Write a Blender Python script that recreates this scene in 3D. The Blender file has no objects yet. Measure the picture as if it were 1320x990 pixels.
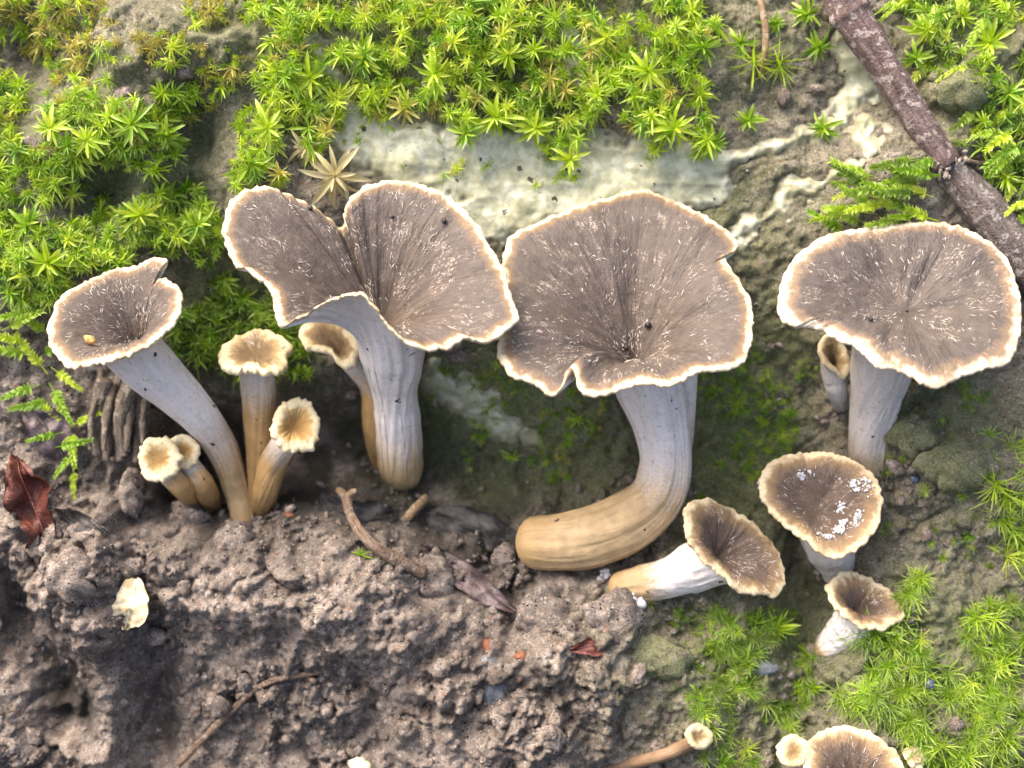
import bpy, bmesh, math
import numpy as np
from mathutils import Matrix, Vector

# ------------------------------------------------------------------ camera, world, sun, exposure
# The place is a steep earth bank.  Bank frame: u = along the bank, v = up the bank, w = out of the bank.
# One bank unit is 0.1 mm; S turns it into metres.
S = 1e-4
PITCH = math.radians(52)                      # the camera looks down onto the bank
CAM_D = 1900.0                                # camera distance from the bank plane (0.19 m)
cU = np.array([1.0, 0, 0])
cV = np.array([0, math.sin(PITCH), math.cos(PITCH)])
cW = np.array([0, -math.cos(PITCH), math.sin(PITCH)])
RM = np.stack([cU, cV, cW], axis=1)           # world = RM @ bank

scene = bpy.context.scene
COL = scene.collection
cam_d = bpy.data.cameras.new('camera')
cam = bpy.data.objects.new('camera', cam_d)
COL.objects.link(cam)
cam_d.sensor_width = 36
cam_d.lens = 36 * CAM_D / 1320.0
cam_d.clip_start = 0.002
cam_d.clip_end = 50
cam.location = Vector(cW * CAM_D * S)
cam.rotation_euler = (math.pi / 2 - PITCH, 0, 0)
cam_d.dof.use_dof = True
cam_d.dof.focus_distance = (CAM_D - 100) * S
cam_d.dof.aperture_fstop = 16
scene.camera = cam

SUN_BANK = np.array([-0.48, 0.80, 0.52])      # towards the sun, bank frame
sd = RM @ (SUN_BANK / np.linalg.norm(SUN_BANK))
elev = math.asin(sd[2])
azim = math.atan2(sd[0], sd[1])               # clockwise from +Y
world = bpy.data.worlds.new('World')
scene.world = world
world.use_nodes = True
wn = world.node_tree
wn.nodes.clear()
sky = wn.nodes.new('ShaderNodeTexSky')
sky.sky_type = 'NISHITA'
sky.sun_disc = False
sky.sun_elevation = elev
sky.sun_rotation = azim
sky.air_density = 1.0
sky.dust_density = 10.0
sky.ozone_density = 0.0
bg = wn.nodes.new('ShaderNodeBackground')
bg.inputs['Strength'].default_value = 0.15
wo = wn.nodes.new('ShaderNodeOutputWorld')
wn.links.new(sky.outputs[0], bg.inputs[0])
wn.links.new(bg.outputs[0], wo.inputs[0])
sun_d = bpy.data.lights.new('sun', 'SUN')
sun_d.energy = 1.0
sun_d.angle = math.radians(50)
sun_d.color = (1.0, 0.94, 0.86)
sun = bpy.data.objects.new('sun', sun_d)
COL.objects.link(sun)
sun.location = Vector(sd * 2)
sun.rotation_euler = Vector(sd).to_track_quat('Z', 'Y').to_euler()

scene.view_settings.view_transform = 'Standard'
scene.view_settings.look = 'None'
scene.view_settings.gamma = 1
scene.view_settings.exposure = 1.5
scene.render.engine = 'CYCLES'
scene.cycles.use_denoising = True
scene.cycles.max_bounces = 5
scene.cycles.diffuse_bounces = 3
scene.cycles.glossy_bounces = 2
scene.cycles.use_adaptive_sampling = True
scene.cycles.adaptive_threshold = 0.03
scene.cycles.caustics_reflective = False
scene.cycles.caustics_refractive = False
scene.cycles.transparent_max_bounces = 4

rng = np.random.default_rng(11)

# ------------------------------------------------------------------ noise (numpy)
TAB = rng.random((256, 256))
JX = rng.random((256, 256)); JY = rng.random((256, 256))

def vnoise(x, y, seed=0):
    x = np.asarray(x, float) + seed * 37.17; y = np.asarray(y, float) + seed * 91.7
    xi = np.floor(x).astype(int); yi = np.floor(y).astype(int)
    fx = x - xi; fy = y - yi
    fx = fx * fx * fx * (fx * (fx * 6 - 15) + 10); fy = fy * fy * fy * (fy * (fy * 6 - 15) + 10)
    a = TAB[xi & 255, yi & 255]; b = TAB[(xi + 1) & 255, yi & 255]
    c = TAB[xi & 255, (yi + 1) & 255]; d = TAB[(xi + 1) & 255, (yi + 1) & 255]
    return ((a * (1 - fx) + b * fx) * (1 - fy) + (c * (1 - fx) + d * fx) * fy) * 2 - 1

def fbm(x, y, oct=4, seed=0, gain=0.5):
    s = 0; a = 1; f = 1
    for i in range(oct):
        c, n = math.cos(0.6 * i), math.sin(0.6 * i)
        s = s + a * vnoise((x * c - y * n) * f, (x * n + y * c) * f, seed + i * 3)
        a *= gain; f *= 2.03
    return s

def worley(x, y, seed=0):
    x = np.asarray(x, float) + seed * 17.3; y = np.asarray(y, float) + seed * 53.1
    xi = np.floor(x).astype(int); yi = np.floor(y).astype(int)
    d1 = np.full(x.shape, 9.0); d2 = np.full(x.shape, 9.0); idv = np.zeros(x.shape)
    for i in (-1, 0, 1):
        for j in (-1, 0, 1):
            cx = xi + i; cy = yi + j
            h = (cx & 255, cy & 255)
            dd = np.hypot(cx + JX[h] - x, cy + JY[h] - y)
            m = dd < d1
            d2 = np.where(m, d1, np.minimum(d2, dd))
            idv = np.where(m, TAB[h], idv)
            d1 = np.where(m, dd, d1)
    return d1, d2, idv

def sstep(a, b, x):
    t = np.clip((np.asarray(x, float) - a) / (b - a), 0, 1)
    return t * t * (3 - 2 * t)

def gau(px, py, x, y, sx, sy, rot=0):
    dx = px - x; dy = py - y
    if rot:
        c, s = math.cos(rot), math.sin(rot)
        dx, dy = dx * c + dy * s, -dx * s + dy * c
    return np.exp(-0.5 * ((dx / sx) ** 2 + (dy / sy) ** 2))

def seg_dist(px, py, pts):
    d = np.full(np.shape(px), 1e9)
    for (x0, y0, r0), (x1, y1, r1) in zip(pts[:-1], pts[1:]):
        vx, vy = x1 - x0, y1 - y0
        t = np.clip(((px - x0) * vx + (py - y0) * vy) / (vx * vx + vy * vy), 0, 1)
        dd = np.hypot(px - x0 - t * vx, py - y0 - t * vy) - (r0 + t * (r1 - r0))
        d = np.minimum(d, dd)
    return d

def in_poly(px, py, poly):
    px = np.asarray(px, float); py = np.asarray(py, float)
    ins = np.zeros(px.shape, bool)
    n = len(poly)
    for i in range(n):
        x0, y0 = poly[i][:2]; x1, y1 = poly[(i + 1) % n][:2]
        c = ((y0 > py) != (y1 > py)) & (px < (x1 - x0) * (py - y0) / (y1 - y0 + 1e-9) + x0)
        ins ^= c
    return ins

# ------------------------------------------------------------------ the shape of the bank
# positions on the bank are written x, y: 660 + u and 495 - v
CRUST_RIBS = [
    [(425, 160, 40), (520, 205, 52), (640, 225, 62), (760, 225, 62), (880, 225, 50), (925, 235, 26)],
    [(560, 300, 30), (640, 275, 45), (700, 300, 30)],
    [(900, 215, 22), (985, 190, 14), (1040, 172, 12), (1095, 150, 16), (1115, 110, 22), (1090, 60, 30)],
    [(935, 330, 14), (985, 290, 14), (1010, 255, 15), (1065, 240, 12), (1105, 205, 10), (1120, 160, 12)],
    [(730, 30, 22), (760, 70, 34), (745, 110, 25)],
    [(560, 480, 20), (600, 520, 24), (655, 560, 14), (700, 590, 10)],
    [(400, 60, 20), (430, 120, 26)],
]
def crust_field(px, py):
    wx = px + 16 * vnoise(px / 38, py / 38, 5); wy = py + 13 * vnoise(px / 38, py / 38, 6)
    d = np.full(np.shape(px), 1e9)
    for r in CRUST_RIBS:
        d = np.minimum(d, seg_dist(wx, wy, r))
    return -d + 7 * vnoise(px / 14, py / 14, 8) + 5 * vnoise(px / 6, py / 6, 9) - 9 * sstep(.15, .6, vnoise(px / 33, py / 33, 12))

MOSS_RAISE = [(600, 60, 260, 70, 40), (150, 190, 110, 70, 30), (60, 340, 70, 40, 25), (1250, 70, 70, 90, 30),
              (1130, 235, 60, 40, 22), (1200, 870, 110, 80, 22), (960, 900, 60, 70, 12)]
FORMS = [  # x, y, sx, sy, rot, height
    (480, 585, 200, 75, 0.05, -150), (250, 610, 70, 60, 0, -85), (330, 400, 110, 70, 0, -70),
    (700, 640, 110, 60, 0, -45), (960, 560, 70, 90, 0, -35), (1045, 770, 30, 130, 0.12, -75),
    (1085, 690, 45, 40, 0, -50), 
    (330, 930, 170, 70, 0.05, -35), (80, 905, 34, 55, 0, -100),
    (195, 880, 26, 110, 0.12, -55), (15, 790, 26, 50, 0, -70), (740, 850, 120, 70, 0, 25),
    (250, 185, 26, 40, 0, -60), (135, 245, 26, 40, 0.5, -70), (35, 70, 30, 40, 0, -60),
    (235, 260, 30, 20, 0, -50), (60, 430, 60, 60, 0, -25), (160, 540, 45, 70, 0, 15),
    (1170, 600, 80, 60, 0, 12), (1230, 180, 50, 30, 0, 20), (870, 400, 200, 120, 0, -15),
    (650, 845, 16, 60, 0.4, -45), (790, 790, 30, 25, 0, 20), (1270, 500, 90, 50, 0, -15),
    (655, 735, 60, 30, 0.5, -25), (480, 690, 60, 26, 0.7, -20)]

CLODS = [  # polylines (x, y, radius), height, softness: raised masses of earth
    ([(215, 745, 48), (320, 752, 62), (430, 765, 66), (530, 795, 52)], 50, 34),
    ([(120, 690, 34), (95, 760, 52), (112, 850, 44), (120, 980, 42)], 62, 26),
    ([(640, 850, 30), (740, 800, 34), (800, 880, 70), (860, 940, 70)], 42, 30),
    ([(785, 795, 18), (800, 800, 20)], 34, 14),
    ([(20, 720, 30), (40, 690, 26)], 40, 20),
    ([(160, 620, 24), (175, 560, 22)], 46, 18),
    ([(560, 930, 60), (680, 960, 60)], 26, 34),
    ([(1180, 560, 30), (1260, 600, 40)], 26, 26),
    ([(170, 60, 40), (270, 80, 36)], 34, 24),
    ([(1225, 130, 26), (1300, 90, 24)], 30, 20)]
def terrain(px, py):
    px = np.asarray(px, float); py = np.asarray(py, float)
    far = sstep(760, 2500, np.hypot(px - 660, py - 495))
    h = np.zeros(px.shape)
    for x, y, sx, sy, rot, a in FORMS:
        h += a * gau(px, py, x, y, sx, sy, rot)
    kx = px + 22 * fbm(px / 55, py / 55, 3, 81); ky = py + 22 * fbm(px / 55, py / 55, 3, 82)
    for pl, a, sf in CLODS:
        h += a * sstep(-sf, sf, -seg_dist(kx, ky, pl))
    for x, y, sx, sy, a in MOSS_RAISE:
        h += a * gau(px, py, x, y, sx, sy)
    cf = crust_field(px, py)
    smooth = sstep(-14, 4, cf)
    h += 26 * fbm(px / 230, py / 230, 2, 1)
    soil = sstep(560, 700, py + 60 * vnoise(px / 160, py / 160, 9)) * (1 - 0.55 * sstep(820, 960, px))
    crumbly = sstep(-.25, .45, fbm(px / 75, py / 75, 2, 66))
    rough = (0.42 + 0.72 * soil * (0.40 + 0.85 * crumbly)) * (1 - 0.85 * smooth)
    out = np.maximum(np.maximum(-110 - px, px - 1430), np.maximum(-90 - py, py - 1080))
    rough = rough * (1 - 0.9 * sstep(60, 420, out))
    wx = px + 14 * vnoise(px / 26, py / 26, 21); wy = py + 14 * vnoise(px / 26, py / 26, 22)
    d1, d2, _ = worley(wx / 62, wy / 62, 1)
    h += rough * (22 * (0.75 - d1 ** 1.6) - 9 * (1 - sstep(0.0, 0.16, d2 - d1)) * sstep(-0.2, 0.5, vnoise(px / 90, py / 90, 14)))
    wx = px + 6 * vnoise(px / 11, py / 11, 23); wy = py + 6 * vnoise(px / 11, py / 11, 24)
    d1, d2, idv = worley(wx / 24, wy / 24, 2)
    h += rough * (9 * (0.7 - d1 ** 1.5) + 7 * (idv - .5))
    d1, d2, idv = worley(wx / 10.5, wy / 10.5, 3)
    h += rough * (3.2 * (0.6 - d1 ** 1.4) + 3.0 * (idv - .5))
    h += rough * 9 * fbm(px / 15, py / 15, 3, 30, 0.6) + rough * 12 * fbm(px / 48, py / 48, 2, 33)
    h += smooth * 4 * fbm(px / 40, py / 40, 2, 40)
    return h * (1 - far) + far * 90 * fbm(px / 700, py / 700, 4, 50)

# ------------------------------------------------------------------ placing helpers
def on_ray(px, py, w):
    """a point seen at picture position px,py that stands w out of the bank plane (array friendly, bank units)"""
    px, py, w = np.broadcast_arrays(np.asarray(px, float), np.asarray(py, float), np.asarray(w, float))
    k = (CAM_D - w) / CAM_D
    return np.stack([(px - 660) * k, (495 - py) * k, w], -1)

def ground_w(px, py):
    """height of the bank where the line of sight through px,py meets it"""
    w = np.zeros(np.shape(px))
    for _ in range(4):
        k = (CAM_D - w) / CAM_D
        w = 0.5 * w + 0.5 * terrain(660 + (np.asarray(px) - 660) * k, 495 - (495 - np.asarray(py)) * k)
    return w

def gz(px, py, dz):
    return float(ground_w(np.array(float(px)), np.array(float(py)))) + dz

def to_world(p):
    return (np.asarray(p, float) @ RM.T) * S

def vnormals(V, F):
    F = np.asarray(F)
    N = np.zeros_like(V)
    a = V[F[:, 2]] - V[F[:, 0]]; b = V[F[:, -1]] - V[F[:, 1]]
    n = np.cross(a, b) if F.shape[1] == 4 else np.cross(V[F[:, 1]] - V[F[:, 0]], V[F[:, 2]] - V[F[:, 0]])
    for i in range(F.shape[1]):
        np.add.at(N, F[:, i], n)
    return N / (np.linalg.norm(N, axis=1, keepdims=True) + 1e-12)

def raw_mesh(name, V, faces, mat=None, smooth=True, attrs=None, normals=None):
    """V in world metres; faces = list of integer arrays (n,3) or (n,4)"""
    me = bpy.data.meshes.new(name)
    faces = [np.asarray(f, np.int32) for f in faces if len(f)]
    nl = sum(f.size for f in faces); nf = sum(len(f) for f in faces)
    me.vertices.add(len(V)); me.loops.add(nl); me.polygons.add(nf)
    me.vertices.foreach_set('co', np.asarray(V, np.float32).ravel())
    me.loops.foreach_set('vertex_index', np.concatenate([f.ravel() for f in faces]))
    tot = np.concatenate([np.full(len(f), f.shape[1], np.int32) for f in faces])
    me.polygons.foreach_set('loop_start', np.concatenate([[0], np.cumsum(tot)[:-1]]).astype(np.int32))
    me.polygons.foreach_set('loop_total', tot)
    me.polygons.foreach_set('use_smooth', np.full(nf, smooth))
    for k, v in (attrs or {}).items():
        v = np.asarray(v, np.float32)
        if v.ndim == 1:
            a = me.attributes.new(k, 'FLOAT', 'POINT'); a.data.foreach_set('value', v)
        else:
            a = me.attributes.new(k, 'FLOAT_VECTOR', 'POINT'); a.data.foreach_set('vector', v.ravel())
    me.update(calc_edges=True)
    if normals is not None:
        me.normals_split_custom_set_from_vertices(np.asarray(normals, np.float32))
    if mat: me.materials.append(mat)
    return me

def link(name, me, parent=None, label=None, cat=None, group=None, kind=None):
    o = bpy.data.objects.new(name, me)
    COL.objects.link(o)
    if parent is not None: o.parent = parent
    if label: o['label'] = label
    if cat: o['category'] = cat
    if group: o['group'] = group
    if kind: o['kind'] = kind
    return o

def root_at(name, bank_pt, label, cat, group=None):
    o = link(name, None, None, label, cat, group)
    o.location = Vector(to_world(bank_pt))
    o.empty_display_size = 0.003
    return o

def bank_mesh(name, P, faces, mat, base=None, **kw):
    V = to_world(P)
    if base is not None: V = V - to_world(base)
    return raw_mesh(name, V, faces, mat, **kw)

def grid_faces(nr, nc, wrap=True, off=0):
    r = np.arange(nr - 1)[:, None]; c = np.arange(nc if wrap else nc - 1)[None, :]
    c2 = (c + 1) % nc
    a = r * nc + c; b = r * nc + c2; d = (r + 1) * nc + c; e = (r + 1) * nc + c2
    return np.stack([a, b, e, d], -1).reshape(-1, 4) + off

def catmull(pts, n, closed=False):
    P = np.asarray(pts, float)
    if closed: P = np.vstack([P[-1:], P, P[:2]])
    else: P = np.vstack([2 * P[0] - P[1], P, 2 * P[-1] - P[-2]])
    segs = len(P) - 3
    out = []
    for i in range(segs):
        p0, p1, p2, p3 = P[i:i + 4]
        t = np.linspace(0, 1, 24, endpoint=False)[:, None]
        out.append(0.5 * (2 * p1 + (p2 - p0) * t + (2 * p0 - 5 * p1 + 4 * p2 - p3) * t ** 2 + (3 * p1 - p0 - 3 * p2 + p3) * t ** 3))
    out = np.vstack(out + [P[-2:-1]])
    L = np.concatenate([[0], np.cumsum(np.linalg.norm(np.diff(out[:, :2], axis=0), axis=1))])
    s = np.linspace(0, L[-1], n, endpoint=not closed)
    return np.stack([np.interp(s, L, out[:, k]) for k in range(out.shape[1])], 1)

# ------------------------------------------------------------------ materials
class NT:
    def __init__(s, name):
        s.m = bpy.data.materials.new(name); s.m.use_nodes = True
        s.t = s.m.node_tree; s.t.nodes.clear()
        s.out = s.n('ShaderNodeOutputMaterial')
    def n(s, typ, **kw):
        nd = s.t.nodes.new(typ)
        for k, v in kw.items(): setattr(nd, k, v)
        return nd
    def set(s, sock, v):
        if hasattr(v, 'is_linked') or isinstance(v, bpy.types.NodeSocket): s.t.links.new(v, sock)
        elif isinstance(v, (tuple, list)) and len(v) == 3 and sock.type == 'RGBA': sock.default_value = (*v, 1)
        else: sock.default_value = v
    def attr(s, name, out='Fac'):
        return s.n('ShaderNodeAttribute', attribute_name=name).outputs[out]
    def coord(s, scale=1000.0):
        c = s.n('ShaderNodeTexCoord').outputs['Object']
        m = s.n('ShaderNodeVectorMath', operation='SCALE'); s.set(m.inputs[0], c); m.inputs['Scale'].default_value = scale
        return m.outputs[0]                                   # millimetres
    def noise(s, vec, scale, detail=4, rough=0.55, dist=0.0):
        nd = s.n('ShaderNodeTexNoise'); s.set(nd.inputs['Vector'], vec)
        nd.inputs['Scale'].default_value = scale; nd.inputs['Detail'].default_value = detail
        nd.inputs['Roughness'].default_value = rough; nd.inputs['Distortion'].default_value = dist
        return nd.outputs['Fac']
    def voro(s, vec, scale, feat='F1', out='Distance'):
        nz = s.n('ShaderNodeTexNoise'); s.set(nz.inputs['Vector'], vec); nz.inputs['Scale'].default_value = scale * 2.6; nz.inputs['Detail'].default_value = 2
        va = s.n('ShaderNodeVectorMath', operation='MULTIPLY_ADD'); s.set(va.inputs[0], nz.outputs['Color']); va.inputs[1].default_value = (0.75 / scale,) * 3; s.set(va.inputs[2], vec)
        vec = va.outputs[0]
        nd = s.n('ShaderNodeTexVoronoi', feature=feat); s.set(nd.inputs['Vector'], vec); nd.inputs['Scale'].default_value = scale
        return nd.outputs[out]
    def ramp(s, fac, stops, interp='LINEAR'):
        nd = s.n('ShaderNodeValToRGB'); s.set(nd.inputs[0], fac); cr = nd.color_ramp; cr.interpolation = interp
        while len(cr.elements) < len(stops): cr.elements.new(0.5)
        for e, (p, c) in zip(cr.elements, stops):
            e.position = p; e.color = (*c, 1) if not isinstance(c, (int, float)) else (c, c, c, 1)
        return nd.outputs[0]
    def mix(s, fac, a, b, mode='MIX'):
        nd = s.n('ShaderNodeMix', data_type='RGBA', blend_type=mode)
        s.set(nd.inputs[0], fac); s.set(nd.inputs[6], a); s.set(nd.inputs[7], b)
        return nd.outputs[2]
    def math(s, op, a, b=0.0, clamp=False):
        nd = s.n('ShaderNodeMath', operation=op, use_clamp=clamp); s.set(nd.inputs[0], a); s.set(nd.inputs[1], b)
        return nd.outputs[0]
    def bump(s, h, strength, dist):
        nd = s.n('ShaderNodeBump'); s.set(nd.inputs['Height'], h); nd.inputs['Strength'].default_value = strength
        nd.inputs['Distance'].default_value = dist
        return nd.outputs[0]
    def pbsdf(s, col, rough=0.7, normal=None, spec=0.4, sss=0.0, sssr=(1, .6, .4), coat=0.0):
        p = s.n('ShaderNodeBsdfPrincipled')
        s.set(p.inputs['Base Color'], col); s.set(p.inputs['Roughness'], rough)
        p.inputs['Specular IOR Level'].default_value = spec
        if sss:
            p.inputs['Subsurface Weight'].default_value = sss
            p.inputs['Subsurface Radius'].default_value = sssr
            p.inputs['Subsurface Scale'].default_value = 0.0008
        if coat: p.inputs['Coat Weight'].default_value = coat; p.inputs['Coat Roughness'].default_value = 0.15
        if normal is not None: s.set(p.inputs['Normal'], normal)
        s.t.links.new(p.outputs[0], s.out.inputs[0])
        return p

def soil_material(name, light=1.0, use_attr=True):
    t = NT(name); c = t.coord()
    big = t.noise(c, 0.09, 3); mid = t.noise(c, 0.5, 5, 0.65); fine = t.noise(c, 3.2, 4, 0.7)
    L = light
    col = t.ramp(mid, [(0.30, (0.060 * L, 0.049 * L, 0.042 * L)), (0.48, (0.205 * L, 0.171 * L, 0.147 * L)), (0.66, (0.37 * L, 0.318 * L, 0.28 * L))])  # lowest stop darkened, painting crevice shade into the soil tone
    col = t.mix(t.ramp(big, [(0.35, 0.0), (0.7, 0.55)]), col, (0.165 * L, 0.137 * L, 0.118 * L))
    col = t.mix(t.ramp(fine, [(0.40, 0.6), (0.56, 0.0)]), col, (0.05, 0.040, 0.034))
    grit = t.voro(c, 2.2, 'F1', 'Color'); gd = t.voro(c, 2.2)
    sel = t.n('ShaderNodeSeparateColor'); t.set(sel.inputs[0], grit)
    pale = t.math('MULTIPLY', t.math('GREATER_THAN', sel.outputs[0], 0.86), t.math('LESS_THAN', gd, 0.30))
    col = t.mix(pale, col, (0.50, 0.44, 0.38))
    dk = t.math('MULTIPLY', t.math('GREATER_THAN', sel.outputs[1], 0.90), t.math('LESS_THAN', gd, 0.36))
    col = t.mix(dk, col, (0.022, 0.020, 0.020))
    orr = t.math('MULTIPLY', t.math('GREATER_THAN', sel.outputs[2], 0.965), t.math('LESS_THAN', gd, 0.36))
    col = t.mix(orr, col, (0.30, 0.12, 0.045))
    if use_attr:
        wet_shade = t.attr('wet_shade')
        col = t.mix(wet_shade, col, t.mix(0.86, col, (0.012, 0.011, 0.012)))  # damp darkening, deepened to paint in the shade of the recesses
        g = t.math('MULTIPLY', t.attr('algae'), t.ramp(t.noise(c, 0.8, 5, 0.7), [(0.30, 0.25), (0.50, 1.0)]))
        col = t.mix(g, col, t.ramp(fine, [(0.35, (0.075, 0.095, 0.030)), (0.65, (0.23, 0.26, 0.105))]))
        rough = t.mix(wet_shade, (0.85, 0.85, 0.85), (0.42, 0.42, 0.42))
    else:
        rough = 0.8
    hgt = t.math('ADD', t.math('MULTIPLY', fine, 0.8), t.math('MULTIPLY', t.noise(c, 9.0, 3, 0.6), 0.4))
    t.pbsdf(col, rough, t.bump(hgt, 0.9, 0.0005), spec=0.35)
    return t.m

def moss_material(name, lo, mid, hi, tip, trans=0.42, rough=0.28):
    t = NT(name)
    oi = t.n('ShaderNodeObjectInfo').outputs['Random']
    var = t.math('FRACT', t.math('ADD', t.attr('var'), oi))
    col = t.ramp(var, [(0.0, lo), (0.5, mid), (1.0, hi)])
    lt = t.attr('leaf_t')
    col = t.mix(t.ramp(lt, [(0.55, 0.0), (1.0, 0.7)]), col, tip)  # pale leaf tips, brightened further to paint in highlights
    nn = t.noise(t.coord(), 1.1, 2)
    col = t.mix(t.ramp(nn, [(0.55, 0.0), (0.75, 0.55)]), col, (0.30, 0.21, 0.05))
    p = t.n('ShaderNodeBsdfPrincipled'); t.set(p.inputs['Base Color'], col); p.inputs['Roughness'].default_value = rough
    p.inputs['Specular IOR Level'].default_value = 0.5
    tr = t.n('ShaderNodeBsdfTranslucent'); t.set(tr.inputs['Color'], col)
    mx = t.n('ShaderNodeMixShader'); mx.inputs[0].default_value = trans
    t.t.links.new(p.outputs[0], mx.inputs[1]); t.t.links.new(tr.outputs[0], mx.inputs[2]); t.t.links.new(mx.outputs[0], t.out.inputs[0])
    return t.m

def cap_material(name, dark, outer, ochre, cream, e0, e1, e2, streak=0.5):
    """edge = distance from the rim in bank units: cream to e0, ochre at e1, full colour from e2"""
    t = NT(name); c = t.coord(); body_avg = outer
    ed = t.attr('edge'); rad = t.attr('radial', 'Vector')
    st = t.noise(rad, 1.0, 4, 0.6); st2 = t.noise(rad, 3.2, 3, 0.6); nz = t.noise(c, 0.55, 4, 0.6); fz = t.noise(c, 4.0, 3, 0.6)
    body = t.mix(t.attr('tt'), dark, outer)
    body = t.mix(t.ramp(st, [(0.35, 0.32), (0.60, 0.0)]), body, tuple(x * 0.66 for x in outer))
    body = t.mix(t.ramp(st2, [(0.58, 0.0), (0.80, streak)]), body, (0.30, 0.24, 0.19))
    body = t.mix(t.ramp(nz, [(0.36, 0.6), (0.56, 0.0)]), body, tuple(x * 0.62 for x in outer))
    body = t.mix(t.ramp(t.noise(c, 0.16, 3), [(0.40, 0.0), (0.65, 0.55)]), body, tuple(x * y for x, y in zip(outer, (1.25, 1.28, 1.32))))
    st3 = t.noise(rad, 9.0, 3, 0.6)
    body = t.mix(t.ramp(st3, [(0.36, 0.30), (0.52, 0.0)]), body, tuple(x * 0.55 for x in outer))
    patch = t.ramp(t.noise(c, 0.30, 3, 0.6), [(0.47, 0.0), (0.62, 1.0)])
    fl = t.math('MULTIPLY', patch, t.ramp(t.math('ADD', t.math('MULTIPLY', st3, 0.5), t.math('MULTIPLY', fz, 0.5)), [(0.53, 0.0), (0.61, 0.75)]))
    body = t.mix(fl, body, (0.44, 0.37, 0.31))
    e = t.math('ADD', ed, t.math('MULTIPLY', t.math('SUBTRACT', nz, 0.5), e1 * 2.6))
    e = t.math('ADD', e, t.math('MULTIPLY', t.math('SUBTRACT', st2, 0.5), e1 * 0.7))
    k = 1.0 / (e2 * 1.25)
    band = t.ramp(t.math('MULTIPLY', e, k), [(e0 * k, 0.0), (e1 * k, 0.45), (e2 * k, 1.0)])
    rimc = t.mix(t.ramp(t.math('MULTIPLY', e, k), [(e0 * k * 0.7, 0.0), (e1 * k, 1.0)]), cream, ochre)
    rimc = t.mix(t.ramp(t.noise(c, 0.28, 3, 0.6), [(0.48, 0.0), (0.66, 0.6)]), rimc, tuple(0.5 * a + 0.5 * b for a, b in zip(ochre, body_avg)))
    rimc = t.mix(t.ramp(t.noise(c, 1.8, 3, 0.6), [(0.52, 0.0), (0.70, 0.45)]), rimc, ochre)
    col = t.mix(band, rimc, body)
    hgt = t.math('ADD', t.math('MULTIPLY', st3, 0.45), t.math('ADD', t.math('MULTIPLY', fz, 0.3), t.math('MULTIPLY', nz, 0.6)))
    t.pbsdf(col, 0.6, t.bump(hgt, 0.7, 0.0006), spec=0.35)
    return t.m

def stem_material(name, pale, tan, base):
    t = NT(name); c = t.coord()
    rad = t.attr('radial', 'Vector')
    st = t.noise(rad, 1.0, 4, 0.6); nz = t.noise(c, 0.5, 4, 0.6); fz = t.noise(c, 3.0, 3, 0.65)
    k = t.math('ADD', t.attr('tan'), t.math('MULTIPLY', t.math('SUBTRACT', st, 0.5), 0.55))
    k = t.math('ADD', k, t.math('MULTIPLY', t.math('SUBTRACT', fz, 0.5), 0.5))
    tanc = t.mix(t.ramp(nz, [(0.35, 0.0), (0.65, 1.0)]), tan, tuple(x * 0.72 for x in tan))
    palec = t.mix(t.ramp(st, [(0.38, 0.5), (0.58, 0.0)]), pale, tuple(x * 0.80 for x in pale))
    palec = t.mix(t.ramp(t.noise(c, 0.9, 5, 0.7), [(0.52, 0.0), (0.68, 0.6)]), palec, tuple(0.50 * a + 0.40 * b for a, b in zip(tan, pale)))
    palec = t.mix(t.ramp(t.noise(c, 2.2, 4, 0.7), [(0.60, 0.0), (0.70, 0.8)]), palec, tuple(0.5 * x for x in tan))
    col = t.mix(t.ramp(k, [(0.25, 0.0), (0.75, 1.0)]), palec, tanc)
    col = t.mix(t.ramp(t.attr('base'), [(0.2, 0.0), (1.0, 0.8)]), col, base)
    sp = t.voro(c, 0.55); spc = t.voro(c, 0.55, 'F1', 'Color')
    s2 = t.n('ShaderNodeSeparateColor'); t.set(s2.inputs[0], spc)
    speck = t.math('MULTIPLY', t.math('LESS_THAN', sp, t.math('MULTIPLY', s2.outputs[1], 0.20)), t.math('GREATER_THAN', s2.outputs[0], 0.62))
    col = t.mix(speck, col, (0.05, 0.035, 0.03))
    hgt = t.math('ADD', st, t.math('MULTIPLY', fz, 0.5))
    t.pbsdf(col, 0.6, t.bump(hgt, 0.4, 0.0004), spec=0.35)
    return t.m

def simple_material(name, cols, scale, rough=0.7, bump=0.5, bd=0.0004, spec=0.4, detail=4, stretch=None, sss=0.0):
    t = NT(name); c = t.coord()
    if stretch:
        m = t.n('ShaderNodeMapping'); t.set(m.inputs[0], c); m.inputs['Scale'].default_value = stretch; c = m.outputs[0]
    nz = t.noise(c, scale, detail, 0.62)
    n = len(cols)
    col = t.ramp(nz, [(0.30 + 0.40 * i / max(n - 1, 1), k) for i, k in enumerate(cols)])
    t.pbsdf(col, rough, t.bump(t.math('ADD', nz, t.math('MULTIPLY', t.noise(c, scale * 5, 3), 0.4)), bump, bd), spec=spec, sss=sss)
    return t.m

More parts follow.
